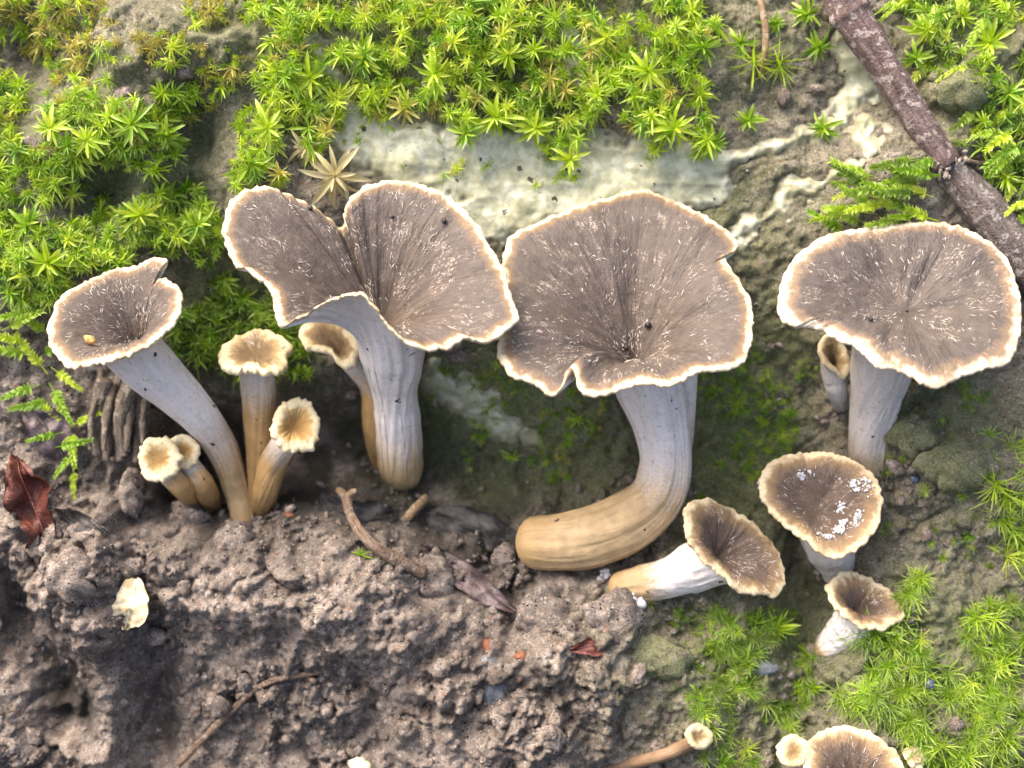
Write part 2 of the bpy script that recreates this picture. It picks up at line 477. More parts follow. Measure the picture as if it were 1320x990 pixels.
M_SOIL = soil_material('soil', 1.38)
M_CLOD = soil_material('clod_soil', 1.42, False)
M_MOSS_Y = moss_material('moss_yellow_green', (0.32, 0.52, 0.012), (0.48, 0.66, 0.02), (0.64, 0.74, 0.07), (0.74, 0.86, 0.28))
M_MOSS_G = moss_material('moss_fresh_green', (0.15, 0.33, 0.012), (0.28, 0.48, 0.02), (0.42, 0.60, 0.04), (0.60, 0.76, 0.24))
M_MOSS_D = moss_material('moss_deep_green', (0.10, 0.20, 0.012), (0.18, 0.31, 0.02), (0.28, 0.40, 0.035), (0.42, 0.55, 0.16))  # deep green; under the folded cap it also paints in shade
M_MOSS_P = moss_material('moss_straw', (0.50, 0.43, 0.20), (0.58, 0.50, 0.26), (0.66, 0.58, 0.34), (0.72, 0.66, 0.45))
M_MOSS_O = moss_material('moss_old_gold', (0.42, 0.37, 0.07), (0.50, 0.46, 0.08), (0.56, 0.52, 0.13), (0.64, 0.60, 0.24))
M_STALK = simple_material('moss_stalk', [(0.22, 0.12, 0.03), (0.30, 0.24, 0.05)], 0.8)
M_CAP = cap_material('mature_cap', (0.134, 0.098, 0.071), (0.088, 0.070, 0.062), (0.30, 0.185, 0.09), (0.66, 0.57, 0.40), 3, 8, 18)
M_CAP_G = cap_material('grey_cap', (0.112, 0.089, 0.073), (0.083, 0.068, 0.062), (0.32, 0.21, 0.12), (0.66, 0.585, 0.45), 5, 12, 24, 0.25)
M_CAP_O = cap_material('ochre_rim_cap', (0.108, 0.074, 0.055), (0.125, 0.088, 0.066), (0.40, 0.26, 0.115), (0.68, 0.57, 0.37), 3, 11, 27, 0.6)
M_CAP_S = cap_material('small_cap', (0.17, 0.11, 0.055), (0.20, 0.135, 0.07), (0.50, 0.35, 0.16), (0.72, 0.62, 0.41), 6, 12, 24, 0.5)
M_CAP_B = cap_material('button_cap', (0.40, 0.21, 0.07), (0.46, 0.28, 0.10), (0.62, 0.43, 0.17), (0.84, 0.73, 0.48), 6, 13, 24, 0.3)
M_STEM = stem_material('stem_lilac_to_ochre', (0.76, 0.715, 0.70), (0.47, 0.34, 0.185), (0.33, 0.215, 0.095))
M_STEM_G = stem_material('stem_grey', (0.60, 0.555, 0.53), (0.33, 0.26, 0.165), (0.20, 0.155, 0.10))
M_STEM_O = stem_material('stem_ochre', (0.60, 0.54, 0.49), (0.42, 0.265, 0.11), (0.26, 0.16, 0.065))
M_STEM_D = stem_material('stem_brown', (0.40, 0.30, 0.22), (0.27, 0.175, 0.105), (0.20, 0.13, 0.08))
M_FIB = simple_material('white_fibril', [(0.36, 0.29, 0.23), (0.56, 0.49, 0.43), (0.80, 0.75, 0.70)], 1.5, 0.6)
M_MYC = simple_material('white_mycelium', [(0.56, 0.56, 0.60), (0.74, 0.74, 0.77)], 1.2, 0.7, 0.8)

# ------------------------------------------------------------------ the bank itself
def axis(lo, hi, step, far, n):
    mid = np.arange(lo, hi + step, step)
    ext = step * np.cumsum(1.16 ** np.arange(1, n)) 
    ext = ext * far / ext[-1]
    return np.concatenate([(lo - ext)[::-1], mid, hi + ext])
ax = axis(-110, 1430, 2.4, 6000, 52); ay = axis(-90, 1080, 2.4, 6000, 52)
GX, GY = np.meshgrid(ax, ay)
HW = terrain(GX, GY)
wet_shade = np.zeros(GX.shape)  # damp soil, plus shade painted into the hollows and gaps
for x, y, sx, sy, a in [(480, 600, 190, 66, 1.25), (270, 610, 70, 60, 1.1), (640, 670, 100, 50, 1.0), (1185, 520, 60, 40, .8), (1010, 500, 40, 60, .5), (850, 640, 30, 40, .7), (330, 400, 90, 60, .8), (1045, 770, 30, 110, .7),
                        (1085, 690, 40, 35, .8), (80, 905, 32, 50, .9), (195, 900, 22, 90, .5), (250, 185, 26, 40, .8), (135, 245, 26, 40, .8),
                        (60, 100, 50, 50, .5), (640, 860, 40, 40, .5), (10, 790, 26, 50, .8), (330, 920, 200, 70, .25), (950, 270, 60, 40, .45), (1200, 560, 80, 40, .3)]:
    wet_shade = np.maximum(wet_shade, a * gau(GX, GY, x, y, sx, sy))
wet_shade = np.clip(wet_shade * (1 + .8 * fbm(GX / 40, GY / 40, 3, 60)), 0, 1)
alg = np.zeros(GX.shape)
for x, y, sx, sy, a in [(950, 560, 90, 150, 1), (640, 500, 120, 80, 1), (760, 580, 100, 60, .85), (1010, 430, 60, 90, .8), (990, 320, 60, 60, .6), (1240, 540, 90, 60, .6), (870, 300, 200, 120, .7), (600, 60, 330, 100, 1), (150, 200, 140, 110, .8), (960, 850, 110, 110, .8),
                        (1200, 860, 140, 110, .9), (1240, 90, 90, 110, .8), (320, 400, 100, 80, 1), (1220, 660, 90, 40, .5), (970, 300, 60, 60, .35), (640, 620, 60, 30, .6)]:
    alg = np.maximum(alg, a * gau(GX, GY, x, y, sx, sy))
alg = np.maximum(alg, 0.5 * sstep(700, 1400, np.hypot(GX - 660, GY - 495)) * (GY < 600))
P = np.stack([GX - 660, 495 - GY, HW], -1).reshape(-1, 3)
me = bank_mesh('bank_ground', P, [grid_faces(len(ay), len(ax), wrap=False)[:, ::-1]], M_SOIL, attrs={'wet_shade': wet_shade.ravel(), 'algae': alg.ravel()})
link('ground', me, kind='structure')

# ------------------------------------------------------------------ pale crust fungus over the bank
def crust_material():
    t = NT('pale_crust'); c = t.coord()
    a = t.noise(c, 0.22, 4, 0.55, 0.6); b = t.noise(c, 0.9, 4, 0.6); f = t.noise(c, 3.5, 3)
    col = t.ramp(a, [(0.30, (0.22, 0.23, 0.14)), (0.44, (0.40, 0.40, 0.26)), (0.56, (0.50, 0.51, 0.40)), (0.70, (0.42, 0.39, 0.24))])
    col = t.mix(t.ramp(b, [(0.40, 0.55), (0.56, 0.0)]), col, (0.22, 0.23, 0.15))
    d = t.voro(c, 0.62); dc = t.voro(c, 0.62, 'F1', 'Color')
    s = t.n('ShaderNodeSeparateColor'); t.set(s.inputs[0], dc)
    dot = t.math('MULTIPLY', t.math('LESS_THAN', d, t.math('MULTIPLY', s.outputs[1], 0.30)), t.math('GREATER_THAN', s.outputs[0], 0.55))
    col = t.mix(dot, col, (0.05, 0.035, 0.025))
    col = t.mix(t.ramp(t.attr('thin'), [(0.0, 0.85), (0.75, 0.0)]), col, (0.19, 0.17, 0.11))
    t.pbsdf(col, 0.42, t.bump(t.math('ADD', b, t.math('MULTIPLY', f, 0.3)), 0.3, 0.0005), spec=0.45)
    return t.m
cx = np.arange(360, 1160, 2.6); cy = np.arange(-40, 640, 2.6)
CX, CY = np.meshgrid(cx, cy)
CF = crust_field(CX, CY)
body = sstep(-4, 18, CF)
CH = terrain(CX, CY) * (1 - body) + body * terrain(CX, CY) - 3 * (1 - sstep(-5, 5, CF)) + 6 * body + 1.5 + body * (2.2 * fbm(CX / 24, CY / 24, 2, 70) + 5 * (1 - np.abs(vnoise(CX / 46, CY / 20, 71))))
keep = CF > -5
fc = grid_faces(len(cy), len(cx), wrap=False)[:, ::-1]
fc = fc[keep.ravel()[fc].all(axis=1)]
def compact(P, F, at):
    used, inv = np.unique(F, return_inverse=True)
    return P[used], inv.reshape(F.shape), {k: v[used] for k, v in at.items()}
Pc, Fc, Ac = compact(np.stack([CX - 660, 495 - CY, CH], -1).reshape(-1, 3), fc, {'thin': body.ravel(), 'x': CX.ravel(), 'y': CY.ravel()})
main = (Ac['y'][Fc[:, 0]] < 420)
M_CRUST = crust_material()
for sel, lab in ((main, 'pale greenish white crust fungus spreading under the moss above the grey caps'),
                 (~main, 'small pale yellowish crust patch on the earth between the two big stems')):
    p2, f2, a2 = compact(Pc, Fc[sel], {'thin': Ac['thin']})
    b0 = p2.mean(axis=0)
    o = link('crust_fungus', bank_mesh('crust_fungus', p2, [f2], M_CRUST, base=b0, attrs=a2), None, lab, 'crust fungus')
    o.location = Vector(to_world(b0))

# ------------------------------------------------------------------ mushrooms
def unit(v):
    v = np.asarray(v, float)
    return v / (np.linalg.norm(v, axis=-1, keepdims=True) + 1e-12)

def tube_rings(path, radii, T0ref, N, phis, close_top=False, close_end=True, round_end=0.8):
    """rings along a path (n,3) with transported frames; phis (N,) angles"""
    T = unit(np.gradient(path, axis=0))
    a1, _ = T0ref
    e1 = unit(a1 - (a1 @ T[0]) * T[0])
    rings = []; frames = []
    for i in range(len(path)):
        if i: e1 = unit(e1 - (e1 @ T[i]) * T[i])
        e2 = np.cross(-T[i], e1)
        frames.append((e1, e2, T[i]))
        rings.append(path[i] + radii[i] * (np.cos(phis)[:, None] * e1 + np.sin(phis)[:, None] * e2))
    if close_end:
        e1, e2, t = frames[-1]; r = radii[-1]
        for k in range(1, 6):
            a = k / 5 * math.pi / 2
            rr = max(r * math.cos(a), 0.02)
            rings.append(path[-1] + t * r * round_end * math.sin(a) + rr * (np.cos(phis)[:, None] * e1 + np.sin(phis)[:, None] * e2))
    return np.array(rings), frames

BASES = []
CAPS = []          # picture outlines, to keep moss from growing through caps
def mushroom(label, rim, center, w0, n, depth, stem, cap_m, stem_m, N=240, thick=5.5, tan_at=0.5, crenate=2.0, fib=0, group=None,
             frost=0, tmix=0.45, ni=34, roll=0.10, extra_stems=(), mycelium=(), dirt=(), seed=0, base_sink=16, flare=0.5, wave=3.0):
    r = np.random.default_rng(100 + seed)
    n = unit(np.array(n, float))
    C = on_ray(*center, w0)
    rim = [tuple(p) + (0.0,) * (3 - len(p)) for p in rim]
    CAPS.append([(p[0], p[1]) for p in rim] )
    R2 = catmull(rim, N, closed=True)
    # crenate, finely toothed edge
    s = np.arange(N) / N
    tang = np.roll(R2[:, :2], -1, 0) - np.roll(R2[:, :2], 1, 0)
    nor = unit(np.stack([tang[:, 1], -tang[:, 0]], 1))
    per = np.linalg.norm(np.diff(np.vstack([R2[:, :2], R2[:1, :2]]), axis=0), axis=1).sum()
    ang = s * 2 * math.pi
    q = per / (2 * math.pi)
    jit = crenate * (0.9 * vnoise(np.cos(ang) * q / 8, np.sin(ang) * q / 8, 3 + seed) + 0.8 * vnoise(np.cos(ang) * q / 3.6, np.sin(ang) * q / 3.6, 7 + seed))
    R2[:, :2] += nor * jit[:, None]
    dwv = R2[:, 2] + wave * vnoise(np.cos(ang) * q / 26, np.sin(ang) * q / 26, 13 + seed)
    # lift the outline onto the tilted cap plane
    k0 = on_ray(R2[:, 0], R2[:, 1], 0.0); eye = np.array([0, 0, CAM_D]); d = k0 - eye
    lam = ((C - eye) @ n) / (d @ n)
    wpl = (eye + d * lam[:, None])[:, 2]
    Rim = on_ray(R2[:, 0], R2[:, 1], wpl + dwv)
    a1 = unit(np.array([1.0, 0, 0]) - n[0] * n); a2 = np.cross(n, a1)
    dv = Rim - C
    ph = np.unwrap(np.arctan2(dv @ a2, dv @ a1))
    if ph[-1] < ph[0]:
        Rim = Rim[::-1]; jit = jit[::-1]; dv = Rim - C; ph = np.unwrap(np.arctan2(dv @ a2, dv @ a1))
    ph = np.maximum.accumulate(ph)
    ph = np.minimum(ph, ph[0] + 2 * math.pi * (1 - 0.5 / N))
    Rl = np.linalg.norm(dv, axis=1)
    # stem path
    sp = [list(p) for p in stem]
    BASES.append((sp[-1][0], sp[-1][1], sp[-1][3]))
    gb = float(ground_w(np.array(sp[-1][0]), np.array(sp[-1][1])))
    if sp[-1][2] is None: sp[-1][2] = gb - base_sink
    neck_w = sp[0][2] if sp[0][2] is not None else w0 - 0.7 * depth
    sp[0][2] = neck_w
    L = np.concatenate([[0], np.cumsum([math.hypot(b[0] - a[0], b[1] - a[1]) for a, b in zip(sp[:-1], sp[1:])])])
    known = [i for i in range(len(sp)) if sp[i][2] is not None]
    for i in range(len(sp)):
        if sp[i][2] is None: sp[i][2] = float(np.interp(L[i], L[known], [sp[j][2] for j in known]))
    pts = np.array([np.append(on_ray(a, b, c), rr) for a, b, c, rr in sp])
    ns = 38
    sc_ = catmull(pts, ns)
    path, rad = sc_[:, :3], sc_[:, 3]
    rad = rad * (1 + 0.035 * vnoise(np.linspace(0, 9, ns), np.full(ns, seed * 1.7), 4))
    rings, frames = tube_rings(path, rad, (a1, a2), N, ph, round_end=0.75)
    nst = len(rings)
    sidx = np.linspace(0, 1, nst)
    # longitudinal ridges and dents
    cphi, sphi = np.cos(ph), np.sin(ph)
    for i in range(nst):
        e1, e2, t = frames[min(i, ns - 1)]
        bumpv = 0.045 * vnoise(cphi * 2.2 + i * 0.03, sphi * 2.2 + i * 0.05, seed) + 0.03 * vnoise(cphi * 5 + i * .12, sphi * 5, seed + 5) + 0.018 * vnoise(cphi * 9 + i * .3, sphi * 9 - i * .2, seed + 8)
        cc = path[min(i, ns - 1)]
        if i < ns: rings[i] = cc + (rings[i] - cc) * (1 + bumpv[:, None])
    # inside of the funnel: Bezier from rim to throat
    throat = C - n * depth
    Pn = path[0]
    throat = (1 - tmix) * throat + tmix * (Pn + unit(C - Pn) * 6)
    u = np.linspace(0, 1, ni)[:, None, None] ** 1.15
    P0 = Rim[None]
    P1 = (Rim + (C - Rim) * flare - n * depth * 0.10)[None]
    P2 = (throat + (Rim - C) * (0.18 if tmix else 0.45) + n * depth * (0.42 if tmix else 0.05))[None]
    P3 = (throat + (Rim - C) * 0.012)[None]
    inner = P0 * (1 - u) ** 3 + 3 * P1 * u * (1 - u) ** 2 + 3 * P2 * u ** 2 * (1 - u) + P3 * u ** 3
    uu = np.linspace(0, 1, ni) ** 1.15
    edge = np.concatenate([np.zeros((1, N)), np.cumsum(np.linalg.norm(np.diff(inner, axis=0), axis=2), axis=0)])
    wob = fbm(cphi[None] * 1.6 + uu[:, None] * 0.5, sphi[None] * 1.6 + uu[:, None] * 0.7, 2, 17 + seed)
    ridge = vnoise(cphi[None] * 5 + uu[:, None] * 2.5, sphi[None] * 5 - uu[:, None] * 2, 19 + seed)
    grain = vnoise(inner[..., 0] / 7, inner[..., 1] / 7, 29 + seed)
    env = np.sin(np.clip(uu, 0, 1) * math.pi)[:, None]
    size = Rl.mean()
    inner = inner + n * ((env * (wob * 0.04 * size + ridge * 0.007 * size) + grain * 0.6 * sstep(0, 0.1, uu)[:, None]) - roll * size * 0.5 * np.exp(-edge / (0.09 * size + 3)))[..., None]
    # rounded lip, then the underside running into the stem
    inw = unit(C - Rim)
    lipn = 5
    lips = []
    for k in range(1, lipn + 1):
        a = math.pi * k / lipn
        lips.append(inner[0] - inw * thick * 0.42 * math.sin(a) - n * thick * 0.5 * (1 - math.cos(a)))
    lips = np.array(lips)
    A = lips[-1]
    nu = 24
    u2 = np.linspace(0, 1, nu + 1)[1:-1][:, None, None]
    t0 = frames[0][2]
    gap = np.linalg.norm(A - rings[0], axis=1)[:, None]
    Q1 = A + inw * Rl[:, None] * (flare - 0.04) - n * (thick * 0.3 + depth * 0.12 + 0.03 * size)
    Q2 = rings[0] - t0 * np.minimum(gap * 0.45, max(depth, 60) * 0.9)
    under = A[None] * (1 - u2) ** 3 + 3 * Q1[None] * u2 * (1 - u2) ** 2 + 3 * Q2[None] * u2 ** 2 * (1 - u2) + rings[0][None] * u2 ** 3
    und_r = vnoise(cphi[None] * 6, sphi[None] * 6 + u2[..., 0] * 0.6, 23 + seed)
    under = under - n * (und_r * 1.8 * np.sin(u2[..., 0] * math.pi))[..., None]
    full = np.concatenate([inner[::-1], lips, under, rings])
    V = full.reshape(-1, 3)
    nr = len(full)
    F = grid_faces(nr, N)
    NR = vnormals(V, F)
    base = path[-1]
    # attributes
    ie = edge[::-1]
    edge_a = np.concatenate([ie, np.zeros((lipn, N)), np.full((len(under) + nst, N), 40.0)]).ravel()
    tt = np.concatenate([(1 - uu)[::-1][:, None] * np.ones(N), np.ones((nr - ni, N))]).ravel()
    vpos = np.concatenate([-(uu[::-1]), np.linspace(0, 1, lipn) * .05, .05 + np.linspace(0, .7, len(under)), .75 + sidx * 3])
    q1 = 3.4 if N > 150 else 2.2
    radial = np.stack([np.broadcast_to(cphi * q1, (nr, N)), np.broadcast_to(sphi * q1, (nr, N)), np.broadcast_to(vpos[:, None] * 1.6, (nr, N))], -1).reshape(-1, 3)
    stem_s = np.concatenate([np.zeros(ni + lipn), np.linspace(-0.25, 0, len(under)), np.minimum(np.linspace(0, nst / ns, nst), 1)])
    tan = np.clip(0.5 + (stem_s - tan_at) / 0.62, 0, 1)[:, None] * np.ones(N)
    bs = sstep(0.82, 1.05, stem_s)[:, None] * np.ones(N)
    at = {'edge': edge_a, 'tt': tt, 'radial': radial, 'tan': tan.ravel(), 'base': bs.ravel()}
    NW = NR @ RM.T
    def part(name, r0, r1, mat, parent):
        idx = np.arange(r0 * N, r1 * N)
        return link(name, bank_mesh(name, V[idx], [grid_faces(r1 - r0, N)], mat, base=base,
                                    attrs={k: v[idx] for k, v in at.items()}, normals=NW[idx]), parent)
    root = root_at('mushroom', base, label, 'mushroom', group)
    mean_edge = edge.mean(axis=1)
    band = 11 if N > 150 else 6
    jm = max(2, int(np.argmax(mean_edge > band)))
    cap = part('cap', 0, ni - jm + 1, cap_m, root)
    part('margin', ni - jm, ni + lipn, cap_m, cap)
    part('stem', ni + lipn - 1, nr, stem_m, root)
    inN = NR[:ni * N].reshape(ni, N, 3)[::-1]
    if fib:        # white fibrils lying along the funnel
        vs, fs = [], []
        cnt = 0
        while cnt < fib * 0.7:
            j = r.integers(0, N); e = (1 - r.random() ** 0.8) 
            i = int(np.clip((0.12 + 0.80 * e) * ni, 2, ni - 4))
            p = inner[i, j]
            if vnoise(p[0] / 16, p[1] / 16, 33 + seed) < r.random() * 0.7 - 0.05: continue
            dirv = unit(inner[i + 1, j] - inner[i, j]); nv = inN[i, j]
            if nv @ n < 0: nv = -nv
            sidev = np.cross(nv, dirv)
            dirv = unit(dirv + sidev * r.normal(0, 0.7)); sidev = np.cross(nv, dirv)
            ln = r.uniform(3, 12) * (0.7 if N < 150 else 1); wd = r.uniform(0.2, 0.62)
            lift = r.uniform(0.1, 1.2)
            a = p - dirv * ln * .5 - nv * 0.3; b = p + dirv * ln * .5 + nv * lift * r.uniform(0, 1)
            m = p + nv * lift
            o = len(vs)
            vs += [a, b, m + sidev * wd, m - sidev * wd, m + nv * wd * .9]
            fs += [(o, o + 2, o + 4), (o, o + 4, o + 3), (o + 1, o + 4, o + 2), (o + 1, o + 3, o + 4)]
            cnt += 1
        link('fibrils', bank_mesh('fibrils', np.array(vs), [np.array(fs)], M_FIB, base=base, smooth=False), cap, kind='stuff')
    if frost:      # white mouldy crumbs on the cap
        vs, fs = [], []
        spots = [(r.uniform(.15, .75), r.integers(0, N)) for _ in range(8)]
        ico = ICO1
        for _ in range(frost):
            f0, j0 = spots[r.integers(0, len(spots))]
            i = int(np.clip(f0 * ni + r.normal(0, 1.3), 1, ni - 3)); j = int(j0 + r.normal(0, 4)) % N
            p = inner[i, j] + n * r.uniform(0, 3); o = len(vs)
            vs += list(p + ico[0] * r.uniform(0.5, 2.4) * r.uniform(.6, 1.5, 3)); fs += [tuple(x + o for x in f) for f in ico[1]]
        link('frosting', bank_mesh('frosting', np.array(vs), [np.array(fs)], M_MYC, base=base), cap, kind='stuff')
    for j, es in enumerate(extra_stems):
        pt = np.array([np.append(on_ray(a, b, c), rr) for a, b, c, rr in es]); sc2 = catmull(pt, 24)
        M2 = 48; p2 = np.linspace(0, 2 * math.pi, M2, endpoint=False)
        rg, _ = tube_rings(sc2[:, :3], sc2[:, 3], (a1, a2), M2, p2)
        k = len(rg); v0 = np.linspace(0.75, 3, k)
        rd = np.stack([np.broadcast_to(np.cos(p2) * 2.5, (k, M2)), np.broadcast_to(np.sin(p2) * 2.5, (k, M2)), np.broadcast_to(v0[:, None], (k, M2))], -1).reshape(-1, 3)
        link('stem', bank_mesh('stem', rg.reshape(-1, 3), [grid_faces(k, M2)], stem_m, base=base, attrs={'radial': rd, 'tan': np.repeat(np.linspace(0.1, .9, k), M2), 'base': np.zeros(k * M2)}), root)
    for (mx, my, mr) in mycelium:
        g = float(ground_w(np.array(mx), np.array(my)))
        vs, fs = [], []
        for _ in range(26):
            o = len(vs); p = on_ray(mx + r.normal(0, mr * .5), my + r.normal(0, mr * .5), g + mr * .5 + r.normal(0, mr * .3))
            vs += list(p + ICO1[0] * r.uniform(.25, .55) * mr * r.uniform(.7, 1.3, 3)); fs += [tuple(x + o for x in f) for f in ICO1[1]]
        link('mycelium', bank_mesh('mycelium', np.array(vs), [np.array(fs)], M_MYC, base=base), root)
    for (f_i, f_j, sr) in dirt:      # dark grains stuck on the cap: loose things
        i = int(f_i * ni); j = int(f_j * N) % N
        GRAINS.append((inner[i, j].copy(), sr))
    return root

def ico(sub):
    bm = bmesh.new(); bmesh.ops.create_icosphere(bm, subdivisions=sub, radius=1)
    V = np.array([v.co[:] for v in bm.verts]); F = [tuple(v.index for v in f.verts) for f in bm.faces]
    bm.free()
    return V, F
ICO1 = ico(1); ICO2 = ico(2); ICO3 = ico(3); ICO4 = ico(4)
GRAINS = []
UPN = (0, .59, .81)

mushroom('tall trumpet mushroom with curled rim tip and long stem slanting up from the button mushrooms',
    [(62, 425), (66, 400), (80, 378), (108, 360, -2), (140, 347, -3), (172, 341, -2), (188, 334, 6), (203, 329, 12), (213, 334, 16), (208, 343, 8), (200, 350, 0), (213, 358), (228, 368), (231, 385),
     (226, 405), (210, 425), (190, 440), (165, 453), (130, 463), (95, 469), (80, 462), (66, 445)],
    (152, 396), 105, (-.12, .62, .77), 78, [(192, 474, 40, 35), (250, 529, 0, 26), (286, 578, -40, 20), (306, 635, -70, 17), (314, 672, None, 16)], M_CAP, M_STEM,
    N=260, tan_at=0.5, fib=330, seed=1, dirt=[(.45, .3, 3)])
mushroom('big folded two-lobed mushroom with a deep crease and thick upright lilac stem',
    [(288, 300, 6), (292, 270, 8), (305, 248, 8), (335, 238, 4), (365, 245, 0), (400, 262, -14), (425, 280, -34), (440, 292, -62), (443, 278, -30), (448, 258, 2), (470, 238, 8), (510, 231, 8), (555, 240, 6), (590, 262, 4),
     (612, 285, 2), (628, 312), (645, 340), (655, 370), (665, 405), (650, 425, -4), (625, 438, -10), (600, 432, -4), (580, 443), (555, 447, 4), (527, 441, 12), (515, 428, 20), (498, 414, 26), (486, 398, 26), (470, 380, 22), (452, 376, 14), (432, 381, 4),
     (405, 396, -10), (378, 410, -16), (362, 417, -16), (356, 402, -10), (352, 380, -6), (345, 362, -2), (325, 350, 2), (303, 335, 4)],
    (470, 345), 150, (.02, .57, .82), 100, [(505, 456, 36, 41), (508, 503, 0, 30), (513, 550, -40, 29), (516, 592, -76, 31), (518, 612, None, 27)], M_CAP, M_STEM,
    N=340, ni=44, tan_at=0.66, fib=620, seed=2, flare=0.42, wave=2, dirt=[(.2, .62, 3), (.12, .86, 3), (.3, .7, 2.2)], roll=0.05)
mushroom('broad wavy mushroom whose thick ochre stem bends and lies along the soil',
    [(648, 330), (660, 300), (690, 283), (735, 265), (790, 248), (830, 240), (870, 255), (920, 278), (948, 303), (947, 318), (932, 324), (948, 350), (964, 375), (970, 405), (967, 440), (950, 465), (920, 470),
     (900, 472), (880, 485), (860, 489), (830, 488), (800, 495), (775, 503), (757, 500, 2), (747, 490, 4), (743, 472, 8), (734, 468, 8), (727, 486, 4), (716, 502), (700, 495), (680, 483), (665, 480), (655, 470), (643, 445), (648, 400), (650, 360)],
    (805, 392), 130, UPN, 105, [(838, 500, 40, 42), (852, 550, 20, 35), (858, 600, 12, 32), (846, 642, 8, 34), (810, 672, 6, 37), (762, 692, 4, 38), (716, 699, 0, 36), (690, 699, -4, 34)], M_CAP, M_STEM,
    N=360, ni=44, tan_at=0.36, fib=640, seed=3, dirt=[(.72, .72, 4), (.85, .9, 3)], extra_stems=[[(886, 470, 40, 14), (884, 520, 4, 13), (880, 570, -20, 13), (872, 610, -30, 10)]])
mushroom('broad flat grey-brown mushroom with thick cream rim beside the fallen twig',
    [(1005, 388), (1012, 355), (1030, 325), (1060, 303), (1100, 292), (1150, 285), (1200, 281), (1245, 290), (1280, 310), (1302, 335), (1314, 370), (1317, 410), (1312, 440), (1300, 460), (1270, 470), (1240, 478),
     (1215, 490), (1200, 491), (1180, 480), (1160, 470), (1132, 466), (1117, 450), (1100, 438), (1080, 430), (1060, 418), (1030, 414), (1011, 405)],
    (1178, 378), 130, (.02, .60, .80), 34, [(1138, 470, 50, 38), (1128, 520, 18, 30), (1121, 562, -8, 26), (1120, 604, None, 25)], M_CAP_G, M_STEM_G,
    N=330, ni=40, tan_at=0.74, fib=300, seed=4, tmix=0.0, dirt=[(.5, .1, 3)], crenate=1.6)
mushroom('squat mushroom dusted with white frosting below the broad flat cap',
    [(980, 622), (990, 600), (1015, 586), (1050, 582), (1082, 586), (1110, 598), (1130, 620), (1137, 642), (1130, 678), (1115, 698), (1095, 710), (1076, 716), (1056, 707), (1030, 686), (1005, 668), (988, 648)],
    (1060, 648), 55, (0, .45, .89), 30, [(1068, 700, 0, 33), (1078, 725, -30, 25), (1084, 742, None, 22)], M_CAP_O, M_STEM_G, N=200, tan_at=0.9, fib=120, frost=240, seed=5, tmix=0.0, mycelium=[(1072, 722, 10), (1092, 722, 7), (984, 625, 6)])
mushroom('funnel mushroom leaning sideways with ochre rim and stem foot of white mycelium',
    [(887, 665), (893, 649), (915, 643), (945, 655), (975, 675), (998, 700), (1010, 725), (1013, 750), (1003, 767), (985, 763), (960, 760), (940, 745), (922, 730), (905, 712), (891, 690)],
    (952, 706), 66, (.52, .42, .74), 44, [(893, 732, 24, 31), (862, 744, 22, 26), (830, 752, 20, 24), (802, 760, 18, 23)], M_CAP_O, M_STEM,
    N=200, tan_at=0.52, fib=150, seed=6, tmix=0.2, base_sink=-6, mycelium=[(818, 780, 11), (780, 742, 6)])
mushroom('small stubby funnel mushroom with white stem beside the fine green moss',
    [(1070, 755), (1083, 741), (1105, 738), (1130, 749), (1155, 768), (1166, 786), (1160, 799), (1140, 807), (1120, 808), (1100, 800), (1085, 787), (1074, 771)],
    (1118, 774), 42, (.28, .60, .75), 36, [(1098, 806, 12, 27), (1080, 824, -10, 22), (1066, 838, None, 19)], M_CAP_O, M_STEM, N=160, tan_at=0.85, fib=60, seed=7, tmix=0.2)
mushroom('brown mushroom with cream wavy rim rising between the two green moss patches',
    [(1042, 975), (1045, 955), (1060, 943), (1085, 935), (1110, 939), (1135, 952), (1155, 970), (1163, 992), (1158, 1015), (1130, 1034), (1090, 1038), (1055, 1022), (1040, 1000)],
    (1102, 988), 100, UPN, 45, [(1104, 1040, 50, 26), (1104, 1080, None, 20)], M_CAP_O, M_STEM, N=180, tan_at=0.8, fib=60, seed=8)
mushroom('slim young mushroom with fuzzy cream cap standing upright beside the fringed golden button',
    [(286, 456), (292, 441), (310, 430), (335, 424), (358, 430), (374, 444), (366, 454), (368, 467), (352, 474), (330, 473), (305, 472), (290, 468)],
    (330, 450), 30, (.05, .80, .60), 9, [(332, 482, 8, 23), (334, 520, -12, 21.5), (337, 580, -40, 20), (336, 652, None, 16)], M_CAP_S, M_STEM_O, N=150, tan_at=0.12, fib=90, seed=9, tmix=0.0, thick=10, crenate=1.8, wave=2)
mushroom('button mushroom with round fringed golden cap facing outward on short ochre stem',
    [(355, 548), (359, 531), (370, 519), (384, 515), (398, 519), (408, 531), (411, 548), (407, 565), (397, 577), (382, 580), (367, 575), (358, 563)],
    (383, 548), 24, (.42, .22, .88), 12, [(366, 572, 0, 17), (352, 598, -22, 18), (343, 630, -40, 17), (338, 654, None, 15)], M_CAP_B, M_STEM_O, N=140, tan_at=0.12, seed=10, tmix=0.0, thick=10, crenate=3.2, wave=1.5)
mushroom('tiny button mushroom with white fringed cap overlapping its small twin',
    [(180, 590), (184, 576), (194, 566), (206, 563), (218, 568), (226, 580), (228, 593), (223, 606), (212, 614), (199, 616), (187, 609)],
    (204, 590), 26, (-.10, .25, .96), 8, [(218, 612, 4, 14), (236, 630, -10, 14), (254, 648, None, 13)], M_CAP_B, M_STEM_O, N=130, tan_at=0.1, seed=11, tmix=0.0, thick=9, crenate=3.0, wave=1.2)
